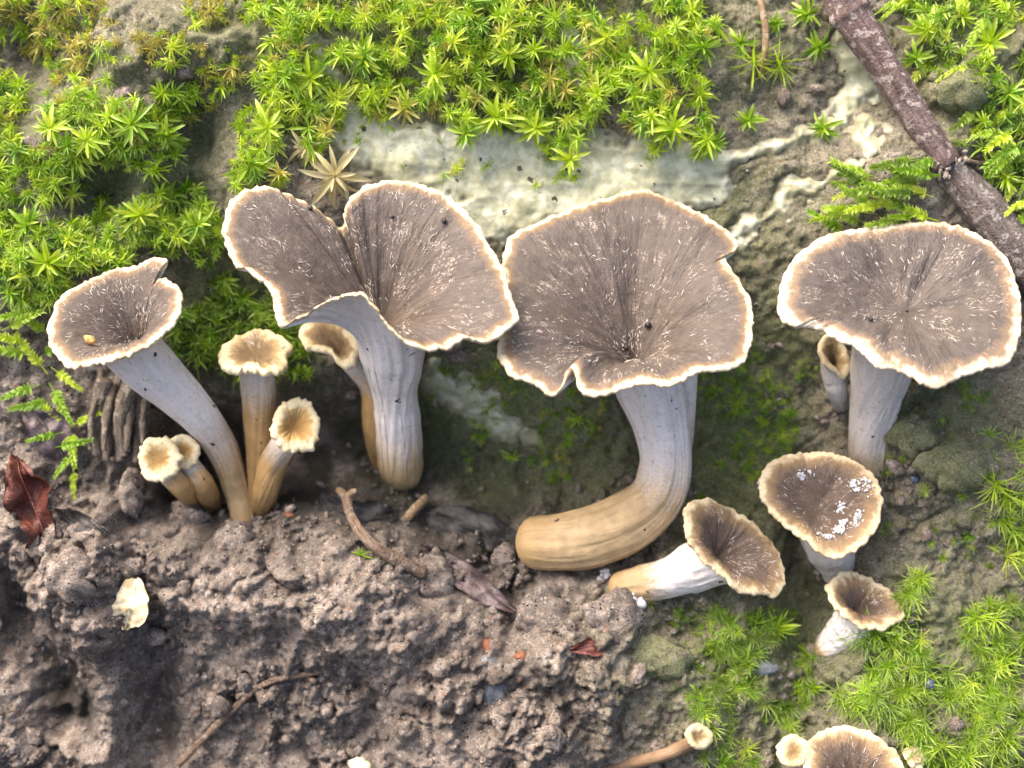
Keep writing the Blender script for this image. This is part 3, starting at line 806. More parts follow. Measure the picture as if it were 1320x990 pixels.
mushroom('tiny button mushroom tucked behind its white fringed twin',
    [(216, 580), (221, 568), (232, 562), (245, 564), (254, 575), (254, 588), (247, 598), (234, 600), (222, 596)],
    (236, 581), 2, (.10, .30, .95), 8, [(248, 606, -18, 14), (262, 626, -26, 15), (274, 652, None, 15)], M_CAP_B, M_STEM_O, N=120, tan_at=0.1, seed=12, tmix=0.0, thick=7, crenate=1.6, wave=1.0)
mushroom('half hidden yellowish young mushroom behind the folded cap and its stem',
    [(388, 428), (394, 412), (408, 404), (428, 408), (446, 420), (458, 440), (456, 462), (444, 469), (432, 458), (420, 447), (404, 446), (392, 440)],
    (424, 434), 18, (-.15, .66, .73), 26, [(452, 462, -12, 17), (480, 500, -40, 16), (487, 552, -66, 19), (498, 596, None, 19)], M_CAP_S, M_STEM_O, N=140, tan_at=0.2, seed=13, thick=9, crenate=1.8)
mushroom('tiny pale mushroom with ochre mouth tucked behind the grey stem of the flat cap',
    [(1060, 452), (1062, 438), (1072, 431), (1084, 438), (1093, 455), (1096, 474), (1090, 484), (1078, 476), (1067, 466)],
    (1078, 458), 30, (.42, .42, .80), 24, [(1076, 486, 4, 16), (1080, 506, -10, 13), (1086, 524, None, 11)], M_CAP_S, M_STEM_G, N=120, tan_at=1.2, seed=14, thick=7, crenate=1.0)
mushroom('stunted beige mushroom nub beside the cream rimmed brown cap',
    [(1004, 965), (1010, 953), (1024, 949), (1036, 956), (1041, 970), (1034, 982), (1018, 985), (1007, 978)],
    (1022, 967), 46, (-.2, .4, .9), 5, [(1026, 992, 26, 12), (1032, 1010, None, 11)], M_CAP_S, M_STEM_O, N=120, tan_at=0.1, seed=15, tmix=0.0, thick=8, crenate=1.4)
mushroom('slender young mushroom lying on the bare soil with a tiny pale yellow cap',
    [(888, 945), (894, 936), (905, 934), (916, 940), (920, 951), (914, 960), (903, 962), (893, 956)],
    (904, 948), gz(904, 948, 26), (.55, .45, .70), 5, [(886, 960, gz(886, 960, 16), 9), (860, 972, gz(860, 972, 14), 8), (825, 981, gz(825, 981, 12), 7.5), (785, 990, gz(785, 990, 4), 7)], M_CAP_S, M_STEM_D, N=120, tan_at=-0.2, seed=16, tmix=0.0, thick=7, crenate=1.0, base_sink=0)

# ------------------------------------------------------------------ moss
def leaf_geo(width, nseg=3, fold=0.25, curve=0.25, needle=False):
    """one leaf along +x, length 1"""
    ts = np.linspace(0, 1, nseg + 1)
    vs, fs, lt = [], [], []
    for t in ts[:-1]:
        hw = width * (0.45 + 2.2 * t) * (1 - t) ** (0.8 if not needle else 0.5) * (1.0 if not needle else 0.6)
        z = -curve * t * t
        vs += [(t, hw, z + fold * hw), (t, 0, z - 0.1 * hw), (t, -hw, z + fold * hw)]; lt += [t] * 3
    vs.append((1, 0, -curve)); lt.append(1)
    for i in range(nseg - 1):
        a = 3 * i
        fs += [(a, a + 3, a + 4), (a, a + 4, a + 1), (a + 1, a + 4, a + 5), (a + 1, a + 5, a + 2)]
    a = 3 * (nseg - 1); e = len(vs) - 1
    fs += [(a, e, a + 1), (a + 1, e, a + 2)]
    return np.array(vs, float), np.array(fs), np.array(lt)

def rot(ax_, a):
    return np.array(Matrix.Rotation(a, 3, ax_))

def join(parts):
    V, F, T, o = [], [], [], 0
    for v, f, t in parts:
        V.append(v); F.append(f + o); T.append(t); o += len(v)
    return np.vstack(V), np.vstack(F), np.concatenate(T)

def stalk_geo(L, r0, r1, n=5):
    p = np.arange(n) * 2 * math.pi / n
    V = np.vstack([np.stack([np.cos(p) * r0, np.sin(p) * r0, np.full(n, -L)], 1), np.stack([np.cos(p) * r1, np.sin(p) * r1, np.zeros(n)], 1)])
    F = []
    for i in range(n):
        j = (i + 1) % n
        F += [(i, j, n + j), (i, n + j, n + i)]
    return V, np.array(F), np.zeros(2 * n)

def leaf_frames(kind, r):
    """list of 4-tuples (rotation 3x3, length, offset, leaf kind) with radius 1 shoots"""
    out = []
    if kind == 'rosette':
        for wh, (cnt, el, ln, z) in enumerate([(6, -0.25, .85, -0.35), (8, 0.15, 1.0, -0.15), (7, 0.50, 0.88, -0.02), (5, 0.9, 0.66, 0.05), (3, 1.25, 0.5, 0.1)]):
            for k in range(cnt):
                a = 2 * math.pi * (k + r.uniform(-.25, .25)) / cnt + wh * 0.5
                out.append((rot('Z', a) @ rot('Y', -(el + r.uniform(-.32, .32))) @ rot('X', r.normal(0, .5)), ln * r.uniform(.6, 1.15), np.array([0, 0, z])))
    elif kind == 'shoot':
        n = 30
        for k in range(n):
            f = k / n
            a = k * 2.4 + r.uniform(-.2, .2)
            z = -3.2 * (1 - f)
            el = 0.55 + 0.45 * f + r.uniform(-.2, .2)
            off = np.array([0.35 * (1 - f) ** 2 * 1.5, 0, z * 0.9])
            out.append((rot('Z', a) @ rot('Y', -el), (0.62 + 0.25 * math.sin(f * 3)) * r.uniform(.8, 1.1), off))
    elif kind == 'needle':
        n = 26
        for k in range(n):
            f = (k + .5) / n
            a = k * 2.4 + r.uniform(-.3, .3)
            el = 0.15 + 1.15 * f ** 0.8 + r.uniform(-.15, .15)
            out.append((rot('Z', a) @ rot('Y', -el), (1.05 - 0.25 * f) * r.uniform(.7, 1.15), np.array([0, 0, -0.35 + 0.35 * f])))
    elif kind == 'feather':
        n = 22
        for k in range(n):
            f = k / n
            for sgn in (1, -1):
                a = sgn * (1.15 - 0.55 * f + r.uniform(-.12, .12))
                off = np.array([3.0 * f, 0, 0.35 * math.sin(f * 3)])
                out.append((rot('Z', a) @ rot('Y', -r.uniform(-.1, .8)) @ rot('X', r.normal(0, .4)), (0.62 - 0.25 * f) * r.uniform(.8, 1.1), off))
    return out

LEAFK = {'rosette': dict(width=0.078, nseg=3, fold=0.6, curve=0.34), 'shoot': dict(width=0.10, nseg=3, fold=0.5, curve=0.3),
         'needle': dict(width=0.035, nseg=3, fold=0.3, curve=0.30, needle=True), 'feather': dict(width=0.17, nseg=3, fold=0.5, curve=0.35)}

def shoot_geo(kind, seed):
    r = np.random.default_rng(500 + seed)
    parts = []
    gap = r.uniform(0, 6.28); gapw = r.uniform(-1, .6); droop = r.uniform(0, .35)
    for Rm, ln, off in leaf_frames(kind, r):
        dx = Rm @ np.array([1.0, 0, 0])
        if kind in ('rosette', 'needle') and math.cos(math.atan2(dx[1], dx[0]) - gap) > 1 - gapw * .5 and r.random() < .8: continue
        if kind == 'rosette': ln *= 1 + .25 * math.cos(math.atan2(dx[1], dx[0]) - gap)
        kw = dict(LEAFK[kind]); kw['curve'] *= r.uniform(.3, 1.8)
        v, f, t = leaf_geo(**kw)
        parts.append((v * ln @ Rm.T + off, f, t))
    if kind == 'feather':
        n = 5; p = np.arange(n) * 2 * math.pi / n; rings = []
        for f in np.linspace(-.3, 1, 6):
            rings.append(np.stack([np.full(n, 3.0 * f), np.cos(p) * .05, 0.35 * math.sin(max(f, 0) * 3) + np.sin(p) * .05], 1))
        V = np.vstack(rings); q = grid_faces(6, n); parts.append((V, np.vstack([q[:, [0, 1, 2]], q[:, [0, 2, 3]]]), np.zeros(len(V))))
    elif kind == 'shoot':
        n = 5; p = np.arange(n) * 2 * math.pi / n; rings = []
        for f in np.linspace(-.1, 1, 6):
            rings.append(np.stack([0.5 * (1 - f) ** 2 + np.cos(p) * .06, np.sin(p) * .06, np.full(n, -3.2 * .9 * (1 - f))], 1))
        V = np.vstack(rings); q = grid_faces(6, n); parts.append((V, np.vstack([q[:, [0, 1, 2]], q[:, [0, 2, 3]]]), np.zeros(len(V))))
    else:
        parts.append(stalk_geo(1.3, 0.05, 0.05))
    return join(parts)

NV = 12
PROTO = {k: [shoot_geo(k, i + 20 * j) for i in range(NV)] for j, k in enumerate(LEAFK)}
PMESH = {}
def proto_mesh(kind, i, mat):
    key = (kind, i, mat.name)
    if key not in PMESH:
        v, f, t = PROTO[kind][i]
        PMESH[key] = raw_mesh('moss_' + kind, v, [f], mat, attrs={'leaf_t': t, 'var': np.zeros(len(v))}, smooth=True)
    return PMESH[key]

def orient(axis_dir, spin):
    """bank-frame rotation whose z is axis_dir"""
    z = unit(axis_dir); h = np.array([1.0, 0, 0]) if abs(z[0]) < .9 else np.array([0, 1.0, 0])
    x = unit(np.cross(h, z)); y = np.cross(z, x)
    B = np.stack([x, y, z], 1)
    return B @ rot('Z', spin)

CAPPOLY = [np.array(c) for c in CAPS]
def under_cap(px, py):
    m = np.zeros(np.shape(px), bool)
    for c in CAPPOLY:
        m |= in_poly(px, py, c)
    return m

# (polygon, kind weights, materials, count, size range, drop direction, carpet label, shoot label, individuals)
Y, G, D_, O_, P_ = M_MOSS_Y, M_MOSS_G, M_MOSS_D, M_MOSS_O, M_MOSS_P
ZONES = [
 dict(poly=[(300, -60), (330, 60), (300, 110), (315, 190), (290, 240), (360, 235), (450, 150), (520, 135), (600, 175), (660, 185), (720, 195), (790, 150), (850, 165), (905, 190), (930, 165), (905, 110), (915, 50), (900, -60)],
      gap=-.6, kinds=[('rosette', .42), ('shoot', .58)], mats=[(Y, .60), (G, .32), (O_, .08)], n=1300, size=(11, 25), lift=(2, 46), ind=100,
      carpet='dense yellow-green moss carpet overhanging the pale crust', grp='moss shoots of the upper carpet', where=lambda x, y: 'in the carpet above ' + ('the folded cap smaller lobe' if x < 470 else 'the folded cap larger lobe' if x < 650 else 'the broad wavy cap')),
 dict(poly=[(-40, 60), (20, 90), (60, 120), (110, 110), (170, 115), (250, 130), (245, 200), (210, 215), (160, 215), (110, 215), (105, 245), (60, 260), (-40, 250)],
      kinds=[('rosette', .40), ('shoot', .60)], gap=-.65, mats=[(Y, .42), (G, .50), (O_, .08)], n=480, size=(10, 22), lift=(4, 26), ind=36,
      carpet='moss cushion on the ledge above the tall slanting mushroom', grp='moss shoots of the mossy ledge', where=lambda x, y: 'on the ledge high above ' + ('the slanting mushroom cap' if x < 130 else 'the curled rim tip')),
 dict(poly=[(-40, 260), (10, 270), (80, 290), (140, 255), (210, 240), (260, 255), (300, 270), (290, 330), (250, 345), (235, 330), (180, 325), (110, 345), (80, 385), (-40, 400)],
      kinds=[('rosette', .6), ('shoot', .4)], mats=[(Y, .4), (G, .5), (D_, .1)], gap=-.7, n=520, size=(10, 22), lift=(3, 22), ind=34,
      carpet='green moss carpet directly behind the curled rim of the slanting mushroom', grp='moss shoots behind the slanting mushroom', where=lambda x, y: 'just behind ' + ('the slanting mushroom cap' if x < 130 else 'the slanting mushroom curled rim')),
 dict(poly=[(225, 345), (300, 340), (360, 380), (400, 420), (390, 500), (300, 490), (250, 480), (215, 420)],
      kinds=[('rosette', .7), ('shoot', .3)], mats=[(D_, .6), (G, .4)], n=150, size=(13, 22), lift=(2, 14), ind=10,  # darker greens carry the shade beneath the cap in their colour
      carpet='deep green moss in the shade under the folded cap', grp='moss shoots under the folded cap', where=lambda x, y: 'in the shade under the folded cap'),
 dict(poly=[(-40, -40), (130, -40), (140, 30), (230, 20), (310, -10), (310, 120), (270, 140), (250, 90), (170, 80), (130, 110), (60, 90), (30, 60), (-40, 40)],
      kinds=[('shoot', .7), ('rosette', .3)], mats=[(O_, .55), (Y, .35), (G, .10)], gap=-.5, n=340, size=(9, 19), lift=(2, 24), ind=16,
      carpet='golden thinning moss around the bare earth patch', grp='golden moss shoots', where=lambda x, y: 'beside the bare earth patch above the mossy ledge'),
 dict(poly=[(1160, -40), (1360, -40), (1360, 300), (1310, 290), (1280, 225), (1240, 195), (1265, 120), (1190, 100), (1150, 40)],
      kinds=[('shoot', .5), ('rosette', .3), ('feather', .2)], mats=[(G, .4), (Y, .4), (D_, .2)], n=330, size=(12, 23), lift=(3, 28), ind=30,
      carpet='loose glossy moss on the far side of the twig', grp='moss shoots beyond the twig', where=lambda x, y: 'beyond the twig ' + ('near its upper length' if y < 110 else 'near its snapped joint')),
 dict(poly=[(1075, 860), (1095, 810), (1150, 800), (1175, 755), (1220, 735), (1280, 770), (1360, 760), (1360, 1030), (1230, 1030), (1165, 960), (1090, 920)],
      kinds=[('needle', .9), ('shoot', .1)], mats=[(G, .50), (Y, .08), (D_, .42)], n=420, size=(15, 33), lift=(-4, 18), ind=44,
      gap=-.22, carpet='fine needle-leaved moss mat beside the stubby funnel mushroom', grp='needle moss tufts by the stubby mushroom', where=lambda x, y: 'beside ' + ('the stubby funnel mushroom' if y < 860 else 'the cream rimmed brown mushroom')),
 dict(poly=[(905, 780), (960, 760), (1010, 800), (1050, 840), (1050, 930), (1010, 1030), (930, 1030), (890, 930), (930, 860)],
      kinds=[('needle', .8), ('rosette', .2)], mats=[(G, .45), (D_, .50), (Y, .05)], n=170, size=(12, 26), lift=(0, 10), ind=22,
      gap=-.12, carpet='patchy needle moss on the bare soil side of the groove', grp='needle moss tufts by the groove', where=lambda x, y: 'on the soil ' + ('below the leaning mushroom' if y < 870 else 'above the slender lying mushroom')),
 dict(poly=[(400, 140), (520, 120), (620, 180), (760, 180), (930, 170), (935, 215), (800, 225), (690, 240), (560, 215), (440, 205)],
      kinds=[('shoot', .75), ('rosette', .25)], mats=[(Y, .5), (G, .3), (O_, .2)], n=46, size=(9, 18), lift=(4, 22), ind=14, gap=-.05,
      carpet='straggling moss shoots hanging over the pale crust', grp='stragglers on the crust', where=lambda x, y: 'straggling over the crust above ' + ('the folded cap' if x < 650 else 'the broad wavy cap')),
 dict(poly=[(880, 440), (1000, 420), (1050, 460), (1060, 600), (985, 660), (900, 700), (895, 560)],
      kinds=[('needle', .5), ('rosette', .5)], mats=[(D_, .6), (G, .4)], n=240, size=(4, 9), lift=(0, 4), ind=0, gap=.0,
      carpet='fine green moss film on the damp bank beside the bent ochre stem', grp='film', where=None),
 dict(poly=[(555, 460), (650, 480), (780, 510), (830, 600), (740, 640), (620, 620), (570, 560)],
      kinds=[('needle', .5), ('rosette', .5)], mats=[(D_, .6), (G, .25), (O_, .15)], n=200, size=(4, 10), lift=(0, 4), ind=0, gap=.0,
      carpet='fine green moss film on the bank between the two thick stems', grp='film', where=None),
 dict(poly=[(1130, 480), (1330, 480), (1330, 740), (1150, 740), (1140, 640)],
      kinds=[('needle', .7), ('rosette', .3)], mats=[(D_, .5), (G, .5)], n=120, size=(5, 12), lift=(0, 5), ind=0, gap=.15,
      carpet='sparse green moss specks on the earth below the broad flat cap', grp='film', where=None),
 dict(poly=[(850, 720), (930, 740), (1040, 760), (1050, 860), (930, 960), (880, 900)],
      kinds=[('needle', .7), ('rosette', .3)], mats=[(D_, .6), (G, .4)], n=160, size=(5, 12), lift=(0, 5), ind=0, gap=.0,
      carpet='thin green moss film between the leaning mushroom and the needle moss', grp='film', where=None),
 dict(poly=[(1290, 580), (1360, 570), (1360, 740), (1300, 730), (1280, 650)],
      kinds=[('needle', .9), ('rosette', .1)], mats=[(G, .6), (Y, .4)], n=50, size=(22, 36), lift=(0, 12), ind=6,
      carpet='small needle moss patch below the broad flat cap', grp='needle moss tufts below the flat cap', where=lambda x, y: 'in the small patch below the broad flat cap'),
]
def zone_points(z, r):
    poly = np.array(z['poly'], float); lo, hi = poly.min(0), poly.max(0)
    pts = []
    while len(pts) < z['n']:
        c = r.uniform(lo, hi, (400, 2))
        ok = in_poly(c[:, 0] + 16 * vnoise(c[:, 0] / 30, c[:, 1] / 30, 3), c[:, 1] + 16 * vnoise(c[:, 0] / 30, c[:, 1] / 30, 4), poly)
        ok &= (vnoise(c[:, 0] / 42, c[:, 1] / 42, 77) > z.get('gap', -0.42))
        ok &= ~(under_cap(c[:, 0], c[:, 1]) & (r.random(400) < 0.75))
        pts += list(c[ok])
    return np.array(pts[:z['n']])

def pick(r, table):
    x = r.random() * sum(w for _, w in table)
    for v, w in table:
        x -= w
        if x <= 0: return v
    return table[-1][0]

def shoot_pose(r, kind, px, py, w, size):
    if kind == 'feather': ax_ = np.array([r.normal(0, .3), 0.25 + r.normal(0, .2), 1]); spin = r.uniform(-2.6, -0.5)
    elif kind == 'needle': ax_ = np.array([r.normal(0, .3), 0.05 + r.normal(0, .3), 1]); spin = r.uniform(0, 6.28)
    elif kind == 'shoot': ax_ = np.array([r.normal(0, .55), -0.75 + r.normal(0, .4), .75]); spin = r.uniform(0, 6.28)
    else: ax_ = np.array([r.normal(0, .35), -0.30 + r.normal(0, .35), 1]); spin = r.uniform(0, 6.28)
    return orient(ax_, spin)

def place_shoot(kind, vi, mat, bank_pt, B, size, name, label, group):
    o = link(name, proto_mesh(kind, vi, mat), None, label, 'moss', group)
    W = Matrix((RM @ B).tolist()).to_4x4()
    o.matrix_basis = Matrix.Translation(Vector(to_world(bank_pt))) @ W @ Matrix.Diagonal((size * S, size * S, size * S, 1))
    return o

mr = np.random.default_rng(77)
TAKEN = []
for z in ZONES:
    pts = zone_points(z, mr)
    gw = ground_w(pts[:, 0], pts[:, 1])
    sizes = mr.uniform(*z['size'], len(pts)); lifts = mr.uniform(*z['lift'], len(pts))
    order = np.argsort(-(lifts / z['lift'][1] + sizes / z['size'][1]))
    indi = set(order[:z['ind']])
    acc = {}
    for i, (px, py) in enumerate(pts):
        kind = pick(mr, z['kinds']); mat = pick(mr, z['mats']); vi = int(mr.integers(0, NV))
        sz = sizes[i] * (0.62 if kind in ('shoot',) else (0.8 if kind == 'feather' else 1))
        w = gw[i] + lifts[i]
        B = shoot_pose(mr, kind, px, py, w, sz)
        p = on_ray(px, py, w)
        if i in indi:
            tone = {Y.name: 'yellow-green', G.name: 'fresh green', D_.name: 'deep green', O_.name: 'golden', P_.name: 'straw'}[mat.name]
            form = {'rosette': 'star-shaped moss shoot', 'shoot': 'long leafy moss shoot', 'needle': 'needle-leaved moss tuft', 'feather': 'feathery moss shoot'}[kind]
            where = z['where'](px, py)
            place_shoot(kind, vi, mat, p, B, sz, 'moss_shoot' if kind != 'needle' else 'moss_tuft', tone + ' ' + form + ' ' + where, z['grp'] + ', ' + tone + ' ' + kind + ' ' + where)
        else:
            v, f, t = PROTO[kind][vi]
            a = acc.setdefault(mat.name, ([], [], [], [], [0], mat))
            q_ = v * sz @ B.T; rr2 = (q_ ** 2).sum(1) / sz; q_[:, 1] -= .16 * rr2; q_[:, 2] -= .10 * rr2
            a[0].append(q_ + p); a[1].append(f + a[4][0]); a[2].append(t); a[3].append(np.full(len(v), mr.random())); a[4][0] += len(v)
    # one carpet object per zone, all its greens in one mesh
    V = []; F = []; T = []; R_ = []; MI = []; off = 0; mats = []
    for k, a in acc.items():
        mats.append(a[5]); vv = np.vstack(a[0]); ff = np.vstack(a[1]) + off
        V.append(vv); F.append(ff); T.append(np.concatenate(a[2])); R_.append(np.concatenate(a[3])); MI.append(np.full(len(ff), len(mats) - 1)); off += len(vv)
    me = bank_mesh('moss_carpet', np.vstack(V), [np.vstack(F)], None, attrs={'leaf_t': np.concatenate(T), 'var': np.concatenate(R_)})
    for m in mats: me.materials.append(m)
    me.polygons.foreach_set('material_index', np.concatenate(MI).astype(np.int32))
    link('moss_carpet', me, None, z['carpet'], 'moss', kind='stuff')

# big star rosettes whose leaves can be told apart: every leaf is a part
LEAFM = {}
def leaf_mesh(mat, c):
    k = (mat.name, c)
    if k not in LEAFM:
        v, f, t = leaf_geo(0.112, 5, 0.65, (0.10, 0.30, 0.55)[c])
        LEAFM[k] = raw_mesh('moss_leaf', v, [f], mat, attrs={'leaf_t': t, 'var': np.full(len(v), 0.37 * c)})
    return LEAFM[k]
sv, sf, stt = stalk_geo(1.6, .06, .06)
STALK_ME = raw_mesh('moss_stalk', sv, [sf], M_STALK)
def star(px, py, size, mat, label, group=None, lift=22, tilt=(0, -.3), dense=1.0):
    r = np.random.default_rng(int(px * 13 + py))
    g = float(ground_w(np.array(px), np.array(py)))
    p = on_ray(px, py, g + lift)
    B = RM @ orient(np.array([tilt[0] + r.normal(0, .12), tilt[1] + r.normal(0, .12), 1]), r.uniform(0, 6.28))
    o = root_at('moss_rosette', p, label, 'moss', group)
    o.matrix_basis = Matrix.Translation(Vector(to_world(p))) @ Matrix(B.tolist()).to_4x4()
    st = link('stalk', STALK_ME, o); st.scale = (size * S,) * 3
    for cnt, el, ln, zz in [(4, -0.3, .8, -0.3), (7, 0.10, 1.0, -0.12), (7, 0.45, 0.9, 0), (5, 0.9, 0.62, 0.05)]:
        for k in range(cnt):
            a = 2 * math.pi * (k + r.uniform(-.25, .25)) / cnt + el
            R3 = rot('Z', a) @ rot('Y', -(el + r.uniform(-.3, .3))) @ rot('X', r.normal(0, .45))
            l = link('leaf', leaf_mesh(mat, int(r.integers(0, 3))), o)
            sc = size * ln * r.uniform(.6, 1.12) * S
            l.matrix_basis = Matrix.Translation(Vector((0, 0, zz * size * S))) @ Matrix(R3.tolist()).to_4x4() @ Matrix.Diagonal((sc, sc, sc, 1))
star(432, 226, 46, P_, 'straw-coloured star moss rosette above the crease of the folded cap', lift=30)
star(345, 165, 36, Y, 'large pale green star rosette up the bank from the smaller lobe of the folded cap', lift=44)
star(322, 214, 38, G, 'broad-leaved star rosette touching the smaller lobe of the folded cap', lift=34)
star(180, 277, 33, Y, 'whitish green star rosette above the curled rim of the slanting mushroom', lift=30)
star(62, 338, 38, Y, 'large yellow-centred rosette beside the cap of the slanting mushroom', lift=30)
star(395, 190, 30, P_, 'small dry straw rosette next to the larger straw star', lift=26)
for x, y, s, m in [(640, 150, 36, Y), (600, 172, 28, G), (690, 165, 30, Y), (870, 165, 36, Y), (920, 184, 28, G), (835, 92, 36, Y), (735, 205, 26, Y), (560, 95, 34, Y), (655, 70, 34, Y), (770, 120, 30, Y),
                   (905, 60, 28, G), (470, 75, 32, Y), (400, 100, 32, Y), (520, 140, 26, O_)]:
    q_ = ('golden' if m is O_ else 'yellow-green' if m is Y else 'fresh green') + ' open star rosette ' + ('hanging over the pale crust above ' if y > 140 else 'deep in the carpet above ') + ('the folded cap' if x < 650 else 'the broad wavy cap')
    star(x, y, s, m, q_, q_ + ' set', lift=38)
SL = 'single star rosette sprouting from bare earth between the twig and the moss carpet'
for x, y, s, m in [(1060, 165, 28, G), (1055, 60, 26, G), (965, 155, 24, G), (1040, 18, 30, G), (1000, 30, 22, G), (895, 20, 26, G), (955, 55, 24, G)]:
    star(x, y, s, m, SL, 'lone rosettes by the twig', lift=14, tilt=(0, -.45))
for x, y, s, m in [(1195, 38, 32, Y), (1275, 55, 34, Y), (1300, 120, 26, G), (1180, 75, 26, G), (1240, 20, 26, Y)]:
    star(x, y, s, m, 'glossy star rosette beyond the twig above its snapped joint', 'rosettes beyond the twig', lift=24)
for x, y, s, m in [(170, 160, 34, G), (112, 180, 30, Y), (215, 175, 28, G), (65, 165, 28, Y), (255, 290, 26, G), (35, 290, 30, G)]:
    star(x, y, s, m, 'leafy star rosette on the damp bank above the slanting mushroom', 'rosettes on the damp bank', lift=30)

# lone tufts and sprigs
def lone(kind, px, py, size, mat, label, group=None, axis_=(0, -.3, 1), spin=0.0, lift=6, name='moss_sprig', vi=0):
    g = float(ground_w(np.array(px), np.array(py)))
    place_shoot(kind, vi, mat, on_ray(px, py, g + lift), orient(np.array(axis_, float), spin), size, name, label, group)
lone('needle', 972, 82, 42, Y, 'long-needled moss tuft pressed against the thin rootlet', 'tufts at the rootlet', (-.1, -.9, .7), lift=10, name='moss_tuft')
lone('needle', 1006, 85, 42, Y, 'long-needled moss tuft pressed against the thin rootlet', 'tufts at the rootlet', (.2, -.9, .7), lift=10, name='moss_tuft', vi=1)
lone('shoot', 250, 128, 20, Y, 'dangling feathery moss sprig hanging over the dark gap in the mossy ledge', None, (0, -1, .25), lift=26, vi=2)
FE = 'flat feathery moss frond lying between the twig and the broad flat cap'
fr_ = np.random.default_rng(31)
for i in range(34):
    f = fr_.random(); x = 1205 - 110 * f + fr_.normal(0, 10); y = 200 + 85 * fr_.random() + 18 * f; a = 2.6 + .9 * fr_.random(); sz = fr_.uniform(12, 18)
    g = gz(x, y, 8 + 14 * fr_.random())
    B = np.stack([unit(np.array([math.cos(a), math.sin(a), fr_.uniform(-.1, .5)])), unit(np.array([-math.sin(a), math.cos(a), fr_.normal(0, .3)])), np.zeros(3)], 1)
    B[:, 2] = unit(np.cross(B[:, 0], B[:, 1])); B[:, 1] = np.cross(B[:, 2], B[:, 0])
    m_ = (G, Y, D_)[i % 3]
    lab = ('fresh green', 'yellow-green', 'deep green')[i % 3] + ' feathery moss frond ' + ('against the twig above the broad flat cap' if f < .5 else 'reaching from the twig over bare earth')
    place_shoot('feather', i % NV, m_, on_ray(x, y, g), B, sz, 'moss_frond', lab, lab + 's')
LS = 'feathery frond of the moss strand trailing '
for i, (x, y, s, a) in enumerate([(45, 400, 17, 3.4), (30, 455, 17, 3.0), (52, 470, 17, 2.2), (70, 505, 16, -1.0), (85, 540, 15, 2.6), (60, 520, 16, 3.3), (92, 560, 15, -1.4), (80, 575, 14, 0.2), (95, 610, 11, -1.5), (15, 420, 16, 0.4), (25, 440, 15, 2.9), (60, 455, 14, 0.6), (75, 480, 14, -.6), (40, 500, 14, 3.5), (100, 545, 12, .4), (70, 560, 12, 3.4), (55, 425, 15, 2.5), (90, 590, 11, -2.2)]):
    g = float(ground_w(np.array(x), np.array(y)))
    B = np.stack([unit(np.array([math.cos(a), math.sin(a), .15])), unit(np.array([-math.sin(a), math.cos(a), 0])), np.zeros(3)], 1)
    B[:, 2] = np.cross(B[:, 0], B[:, 1])
    place_shoot('feather', i % NV, (Y, G)[i % 2], on_ray(x, y, g + 14), B, s, 'moss_frond', ('yellow-green ', 'fresh green ')[i % 2] + LS + ('above the grey-purple leaf scrap' if y < 500 else 'over the grey-purple leaf scrap'), 'trailing strand fronds')
tiny = [(595, 228), (610, 245), (525, 215), (765, 195), (745, 540), (735, 545), (985, 545), (1010, 560), (1020, 535), (950, 520), (930, 600), (1190, 632), (465, 715), (1280, 590), (1250, 690), (1200, 700), (1215, 720), (835, 778), (1005, 800), (915, 800), (905, 640), (970, 615), (1275, 560), (990, 480), (660, 590), (640, 470), (1240, 640)]
for i, (x, y) in enumerate(tiny):
    lone(('rosette', 'needle')[i % 2], x, y, 11 + 6 * ((i * 7) % 5) / 5, (G, Y)[i % 2], 'tiny isolated green moss sprout dotted on bare earth or crust', 'tiny moss sprouts', lift=5, spin=i * 1.3, name='moss_sprout', vi=i % NV)

# ------------------------------------------------------------------ twig, rootlets, leaves, chips
def tube(path_pts, n, m, rough=0.06, seed=0, knots=()):
    pts = np.array([np.append(on_ray(a, b, c), rr) for a, b, c, rr in path_pts])
    c = catmull(pts, n); phis = np.linspace(0, 2 * math.pi, m, endpoint=False)
    rg, fr = tube_rings(c[:, :3], c[:, 3], (np.array([1.0, .2, .1]), None), m, phis, close_end=False)
    k = len(rg)
    ss = np.linspace(0, 1, k)[:, None]
    Ltot = np.linalg.norm(np.diff(c[:, :3], axis=0), axis=1).sum(); rr = c[:, 3].mean()
    b = rough * (fbm(np.cos(phis)[None] * 2 + ss * Ltot / rr * .3, np.sin(phis)[None] * 2 + ss * 1.7, 3, seed) + 0.5 * vnoise(np.cos(phis)[None] * 5, np.sin(phis)[None] * 5 + ss * Ltot / rr * 1.2, seed + 3))
    for (p, wd, amp) in knots: b = b + amp * np.exp(-((ss - p) / wd) ** 2)
    cen = c[:, None, :3]
    rg = cen + (rg - cen) * (1 + b)[..., None]
    # ragged flat ends
    e0 = c[0, :3] + (rg[0] - c[0, :3]) * .05; e1 = c[-1, :3] + (rg[-1] - c[-1, :3]) * .05
    rg = np.concatenate([e0[None], rg, e1[None]])
    rad = np.stack([np.broadcast_to(np.cos(phis) * 2, (len(rg), m)), np.broadcast_to(np.sin(phis) * 2, (len(rg), m)), np.broadcast_to(np.linspace(0, Ltot / rr, len(rg))[:, None] * .25, (len(rg), m))], -1)
    return rg.reshape(-1, 3), grid_faces(len(rg), m), rad.reshape(-1, 3)

